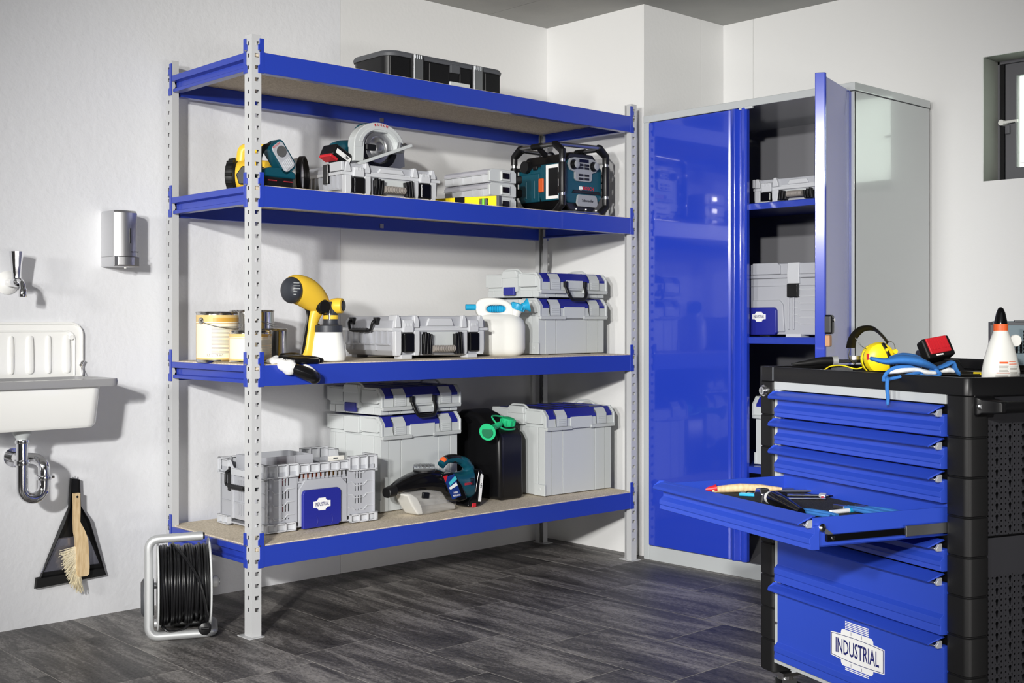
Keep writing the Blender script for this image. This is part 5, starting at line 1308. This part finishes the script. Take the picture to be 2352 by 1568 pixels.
for y in (.045, DTt-.045):
    b_ = M().loft([[(WT-.004+x, y+s_*hh, .870+v*vv) for s_, v in ((-1, -1), (1, -1), (1, 1), (-1, 1))] for x, hh, vv in ((0, .026, .020), (.010, .026, .020), (.018, .020, .016), (.050, .015, .014), (.062, .010, .012))])
    hb = b_.build('handle_bracket', BLACK, tr_, bevel=.004)
    tint(M().lathe([(.006, WT+.004), (.0075, WT+.012), (.005, WT+.015)], 12, (0, y-.020 if y < .2 else y+.020, .870), 'x').build('bracket_screw', ZINC, hb), 'zinc screw')
M().tube([(WT+.050, .045, .870), (WT+.050, DTt-.045, .870)], .013, 16).build('push_handle', BLACK, tr_)
M().bx(WT-.004, WT+.0, .02, .075, .845, .895).build('handle_plate', BLACK, tr_, bevel=.003)
# castors
for x in (.05, WT-.05):
    for y in (.05, DTt-.05):
        c = M().bx(x-.028, x+.028, y-.028, y+.028, .118, .127).lathe([(.022, .106), (.024, .118)], 20, (x, y, 0)).build('castor_plate', CHROME, tr_)
        M().bx(x-.018, x-.015, y-.022, y+.022, .045, .108).bx(x+.015, x+.018, y-.022, y+.022, .045, .108).build('castor_fork', ZINC, c)
        M().lathe([(.046, x-.012), (.05, x-.009), (.05, x+.009), (.046, x+.012)], 28, (0, y+.012, .0503), 'x').build('castor_wheel', BLACK, c)

# ---------------------------------------------------------------- things on and in the trolley; TR places them in trolley space
TR = Matrix.Translation(TL_) @ Matrix.Rotation(TA, 4, 'Z')
def on(name, label, cat, p, rz=0, group=None):
    w_ = TR @ Vector(p); return thing(name, label, cat, w_, TA+rz, group)
zF = .6185
t = on('wood_file', 'file with wooden handle and red tip in the open drawer', 'file', (.100, -.200, zF), R(66))
M().tube([(-.012, 0, .006), (.03, 0, .009), (.06, 0, .011), (.11, 0, .010), (.165, 0, .008)], [.008, .010, .011, .010, .004], 12).build('file_handle', WOOD, t)
tint(M().tube([(-.045, 0, .005), (-.012, 0, .008), (.0, 0, .010)], [.003, .008, .0102], 12).build('handle_tip', RED, t), 'red handle tip')
M().bx(.16, .25, -.008, .008, .002, .006).build('file_blade', ZINC, t)
t = on('hammer', 'steel headed hammer with black and white handle in the open drawer', 'hammer', (.288, -.195, zF), R(-12))
M().prism([(-.022, .0), (-.026, .018), (-.014, .033), (.012, .034), (.020, .022), (.018, 0)], -.012, .012, 'y').build('hammer_head', CHROME, t, bevel=.003)
M().bx(.016, .040, -.009, .009, .006, .024).build('hammer_neck', STEEL, t, bevel=.002)
M().tube([(.040, 0, .017), (.062, 0, .018)], [.0145, .0165], 14).build('handle_ring', OFFW, t)
M().tube([(.056, 0, .018), (.066, 0, .0185), (.12, 0, .016), (.18, -.002, .012), (.215, -.004, .010)], [.016, .0175, .015, .011, .009], 14).build('hammer_handle', GBLACK, t)
for k, (x, y, rz_, lb) in enumerate(((.455, -.215, 12, 'nearest the drawer front'), (.475, -.090, 8, 'in the middle of the foam'), (.500, -.052, 4, 'farthest from the drawer front'))):
    t = on('pliers', 'blue handled pliers in the open drawer, '+lb, 'pliers', (x, y, zF), R(rz_), 'blue handled pliers in the drawer foam')
    for s_ in (1, -1): M().tube(spline([(-.01, .003*s_, .006), (.02, .010*s_, .007), (.06, .014*s_, .007), (.095, .010*s_, .006)], 4), .0048, 8, flat=(1.3, 1)).build('plier_handle', GLOVEB, t)
    M().prism([(-.05, .0), (-.045, .006), (-.012, .009), (.0, .0), (-.012, -.009), (-.045, -.006)], .001, .009, 'z').build('plier_jaw', STEEL, t)
for k, (x, y, L_, lb) in enumerate(((.205, -.125, .16, 'longest'), (.235, -.085, .13, 'middle'), (.275, -.125, .10, 'shortest'))):
    t = on('screwdriver', '%s slim steel screwdriver lying in the drawer foam' % lb, 'screwdriver', (x, y, zF), R(62), 'screwdrivers in the drawer foam')
    M().tube([(0, 0, .003), (L_, 0, .003)], .0024, 8).build('blade', CHROME, t)
    M().tube([(-.05, 0, .004), (-.045, 0, .006), (-.005, 0, .006), (0, 0, .004)], [.004, .0065, .006, .003], 10).build('screwdriver_handle', BLACK, t)
t = on('bit_holder', 'small light blue and white bit holder in the drawer foam', 'bit holder', (.185, -.165, zF), R(45))
tint(M().bx(-.02, .02, -.012, .0, 0, .008).build('holder_body', CYAN, t, bevel=.002), 'light blue half'); M().bx(-.02, .02, .0, .012, 0, .007).build('holder_base', OFFW, t, bevel=.002)
t = on('scraper_blade', 'small white scraper near the drawer back', 'scraper', (.285, -.015, zF), R(-40))
M().prism([(-.022, -.007), (.0, -.010), (.022, -.004), (.024, .006), (-.02, .008)], 0, .009, 'z').build('scraper_body', OFFW, t, bevel=.002); M().bx(.02, .032, -.004, .004, .001, .007).build('scraper_tip', RED, t, bevel=.001)
t = on('marking_pencil', 'white capped marker near the right of the drawer foam', 'marker', (.500, -.165, zF), R(95))
M().tube([(0, 0, .005), (.06, 0, .005)], .005, 10).build('marker_body', OFFW, t); M().tube([(.055, 0, .005), (.075, 0, .005)], .0056, 10).build('marker_cap', CYAN, t)
t = on('steel_rule', 'flat grey steel rule at the back left of the drawer foam', 'rule', (.110, -.090, zF), R(75))
M().bx(-.01, .10, -.010, .010, 0, .003).build('rule_blade', ZINC, t); M().bx(.03, .06, -.013, .013, 0, .006).build('rule_slider', SLATE, t, bevel=.001)

# on the tray top
zF = .9065
VR = R(-42.9)-TA      # turns a thing so that its x runs along the picture-wide direction of the room
t = on('spatula', 'black handled metal tool lying across the left tray rim', 'spatula', (.085, .066, .9325), VR+R(4))
M().tube(spline([(-.02, 0, .004), (.02, 0, .007), (.055, 0, .012), (.090, 0, .013)], 4), [.003, .004, .006, .007, .008, .009, .0095, .010, .0105, .011, .011, .0112, .0112], 12).build('handle', MBLACK, t)
M().tube([(.089, 0, .013), (.103, 0, .0135)], .0125, 16).build('ferrule', SATIN, t)
M().prism([(.100, -.008), (.15, -.018), (.178, -.006), (.180, .010), (.15, .020), (.100, .008)], .008, .016, 'z').build('blade', BLACK, t, bevel=.002)
M().lathe([(.017, .016), (.017, .026), (.013, .0265)], 24, (.150, .002, 0)).build('clamp_disc', STEEL, t)
t = on('ear_defenders', 'yellow ear defenders with black headband standing in the tray', 'ear defenders', (.232, .200, zF), VR)
for s_ in (0, 1):
    f_ = 1 if s_ == 0 else -1; y = -.012 if s_ == 0 else .060; xc = .002 if s_ == 0 else .012; zc = .049 if s_ == 0 else .045
    mm = M().loft([[(xc+.039*k_*math.cos(2*PI*i/28), y+q*f_, zc+.041*k_*math.sin(2*PI*i/28)) for i in range(28)] for q, k_ in ((.016, .86), (.010, 1), (0, 1), (-.012, .9), (-.019, .65), (-.021, .25))])
    o = mm.build('ear_cup', YEL2, t)
    M().loft([[(xc+.037*k_*math.cos(2*PI*i/28), y+q*f_, zc+.039*k_*math.sin(2*PI*i/28)) for i in range(28)] for q, k_ in ((.014, 1), (.026, .95), (.028, .6))]).build('ear_cushion', BLACK, o)
    if s_ == 0:
        M().tube(spline([(xc+.004, y-.012, zc+.038), (xc+.012, y-.021, zc+.020), (xc+.020, y-.022, zc-.004), (xc+.026, y-.016, zc-.030)], 5), .0065, 8, flat=(1, .5)).build('cup_band', BLACK, o)
        M().lathe([(.006, y-.026), (.006, y-.016)], 14, (xc+.032, 0, zc+.018), 'y').build('cup_pivot', YEL2, o)
        M().lathe([(.004, y-.027), (.004, y-.016)], 14, (xc+.010, 0, zc+.022), 'y').build('cup_pivot', YEL2, o)
        M().bx(-.034, -.026, y-.014, y-.008, zc-.004, zc+.012).build('cup_print', RED, o)
bandp = spline([(-.055, .050, .074), (-.050, .044, .100), (-.032, .032, .122), (-.006, .016, .124), (.014, .0, .104), (.024, -.006, .088)], 6)
M().tube(bandp, .019, 8, flat=(1.0, .16), up=(0, 0, 1)).build('headband', MBLACK, t)
for wp_ in ([(-.055, .050, .080), (-.058, .056, .05), (-.040, .065, .03)], [(.022, -.006, .094), (.036, -.014, .088), (.038, -.024, .070), (.034, -.034, .067)], [(-.045, .04, .10), (-.03, .02, .075), (-.012, -.022, .071)]):
    M().tube(spline(wp_, 5), .0012, 6).build('wire_arm', ZINC, t)
t = on('safety_glasses', 'yellow tipped safety glasses lying in the left of the tray', 'glasses', (.215, .105, .9070), VR)
M().tube(spline([(-.05, .0, .018), (-.03, .01, .028), (.0, .01, .030), (.03, .0, .022), (.045, -.01, .026)], 5), .0016, 6).build('glasses_frame', YEL2, t)
M().loft([[(-.03, .012, .004), (.0, .016, .004), (.025, .012, .004), (.025, .014, .004), (.0, .018, .004), (-.03, .014, .004)], [(-.03, .002, .024), (.0, .006, .026), (.025, .002, .024), (.025, .004, .024), (.0, .008, .026), (-.03, .004, .024)]]).build('glasses_lens', CLEAR, t)
t = on('work_glove', 'blue and white work glove draped over the front rim of the trolley tray', 'glove', (.531, .047, .930), VR)
def gv(*a): return [(x/1000, y/1000, z/1000) for x, y, z in a]
GB = [(gv((-92, 20, 34), (-62, 8, 28), (-30, 0, 32), (5, -4, 28), (35, 0, 18), (52, 4, 10)), [.006, .010, .015, .015, .010, .007], (2.0, .75)),
      (gv((-45, 25, 36), (-20, 20, 40), (10, 20, 36), (30, 18, 22)), [.006, .011, .010, .008], (2, .7))]
remesh(glove_mesh(GB).build('glove_back', GLOVEB, t), .0024, 3)
remesh(glove_mesh([(gv((40, 4, 8), (58, 6, 13), (76, 8, 20), (90, 10, 26), (97, 10, 10), (106, 8, -2)), [.006, .006, .0065, .006, .006, .004], (2.2, .75))]).build('glove_cuff', GLOVEB, t), .0022, 2)
tint(remesh(glove_mesh([(gv((58, 12, 4), (78, 14, 8), (94, 14, 6)), [.006, .010, .006], (1, .8))]).build('cuff_lining', KNITW, t), .0022, 2), 'white cuff lining')
tint(remesh(glove_mesh([(gv((-62, -10, 4), (-35, -14, 8), (-5, -12, 10), (20, -12, 4), (44, -10, 2)), [.006, .009, .009, .008, .006], (1.6, .8))]).build('glove_palm', KNITW, t), .0022, 2), 'white knit palm')
for q_ in ([(-75, -14, -12), (-68, -16, 2), (-50, -18, 14), (-20, -20, 16), (5, -18, 10)], [(-76, -14, -14), (-40, -24, -6), (-5, -24, 2), (10, -20, 2)], [(0, -18, 4), (15, -24, -4), (36, -24, -6), (52, -18, 0), (44, -12, 10)]):
    remesh(glove_mesh([(gv(*q_), [.004]*len(q_), (1.2, 1))]).build('finger_trim', GLOVEB, t), .0018, 1)
remesh(glove_mesh([(gv((-70, -24, -8), (-74, -40, -12), (-76, -44, -30), (-74, -44, -52), (-75, -44, -66)), [.0045, .005, .0048, .0045, .004], (1, 1))]).build('glove_thumb', GLOVEB, t), .0018, 2)
t = on('power_pack', 'red and black rugged power pack leaning on a black stand in the tray', 'power pack', (.306, .336, .958), VR+R(10))
PM = Matrix.Rotation(R(-26), 4, 'X') @ Matrix.Rotation(R(-10), 4, 'Y')
M().bx(-.040, .040, -.015, .017, -.004, .052, 0, PM).build('pack_body', MBLACK, t, bevel=.006)
tint(M().bx(-.030, .030, -.019, -.010, .006, .050, 0, PM).build('pack_cover', RED, t, bevel=.003), 'red textured cover')
for k in range(6): M().bx(-.027+.0095*k, -.021+.0095*k, -.0205, -.018, .016, .047, 0, PM).build('cover_rib', RED, t)
M().bx(-.016, .004, -.0165, -.0145, .0, .004, 0, PM).build('socket', OFFW, t, bevel=.0008)
t = on('black_stand', 'low black stand under the red power pack in the tray', 'stand', (.268, .362, zF), VR)
M().prism([(-.048, 0), (-.048, .062), (-.044, .068), (-.012, .066), (-.004, .046), (.050, .044), (.072, .010), (.072, 0)], -.02, .024, 'y').build('stand_body', BLACK, t, bevel=.004)
t = on('glue_bottle', 'white glue bottle with orange collar and black tip in the tray', 'bottle', (.660, .176, zF), VR+R(4))
def bs(z, a, b): return [(a*.87*math.cos(2*PI*k/36), b*math.sin(2*PI*k/36), z) for k in range(36)]
M().loft([bs(0, .046, .028), bs(.003, .049, .030), bs(.03, .0485, .030), (bs(.06, .042, .027)), bs(.09, .032, .023), bs(.115, .020, .018), bs(.122, .0175, .0165)]).build('bottle_body', WHITE, t, ang=50)
tint(M().lathe([(.0155, .121), (.0155, .137), (.013, .138)], 24).build('collar', ORNG, t), 'orange collar')
tint(M().lathe([(.0145, .137), (.0142, .140), (.0095, .162), (.006, .171), (.002, .174)], 24).build('nozzle_tip', GBLACK, t), 'glossy black tip')
M().lathe([(.012, -.004), (.0135, -.002), (.0135, .003), (.012, .004)], 20, (.034, 0, .100), 'y').build('hanging_tab', WHITE, t)
m = M()
def lab(x0, x1, z0, z1, mi):
    n = 6; vs = []; fs = []
    for k in range(n+1):
        x = x0+(x1-x0)*k/n
        for z in (z0, z1):
            a, b = (.0485, .030) if z < .03 else (.0485-(z-.03)*.215, .030-(z-.03)*.1)
            vs.append((x*.87, -b*math.sqrt(max(0, 1-(x/a)**2))-.0006, z))
    for k in range(n): fs.append((2*k, 2*k+2, 2*k+3, 2*k+1))
    m.add(vs, fs, mi)
lab(-.018, .004, .050, .054, 0); lab(.006, .026, .0535, .055, 0); lab(.006, .029, .048, .0495, 0); lab(-.026, .006, .0285, .030, 0)
for k in range(6): lab(-.020, .004-.002*(k % 2), .044-.003*k, .045-.003*k, 1)
for k in range(9): lab(.008, .034-.003*(k % 3), .042-.003*k, .0432-.003*k, 1)
for k in range(5): lab(-.028, .002, .024-.003*k, .0252-.003*k, 1)
m.build('bottle_print', [ORNG, GREYP], t, fix=False)
t = level('spirit_level', 'yellow spirit level lying in the trolley tray behind the bottle', TR @ Vector((.455, .262, zF-.0215)), TA+R(-8), .20)
t = on('drill_case', 'open slate blue drill bit case at the back right of the tray', 'drill case', (.453, .362, .942), VR)
M().bx(0, .17, .0, .010, .0, .108).build('case_lid', SLATE, t, bevel=.006)
M().bx(-.004, .174, -.003, .0, .098, .106).build('lid_rim', DGREY, t, bevel=.001); M().bx(-.004, .002, -.003, .012, .0, .106).build('lid_rim', DGREY, t, bevel=.001)
M().bx(.0, .17, -.024, -.002, .0, .030).build('bit_rack', SLATE, t, bevel=.003)
M().bx(.055, .085, -.004, .004, .104, .110).build('lid_clip', DGREY, t, bevel=.001)
M().bx(.0, .17, -.012, .0, .026, .036).build('bit_rack_edge', SLATE, t, bevel=.001)
for k in range(12):
    L_ = .058 if k in (3, 7) else .032; r_ = .0055 if k in (3, 7) else .0036
    x = .045+.0105*k
    n = 14; pts = [(x, -.013, .028+L_*q/n) for q in range(n+1)]
    M().tube(pts, [(r_, r_*.45) if q % 2 else (r_*.55, r_) for q in range(n+1)], 8).build('drill_bit', GBLACK, t)
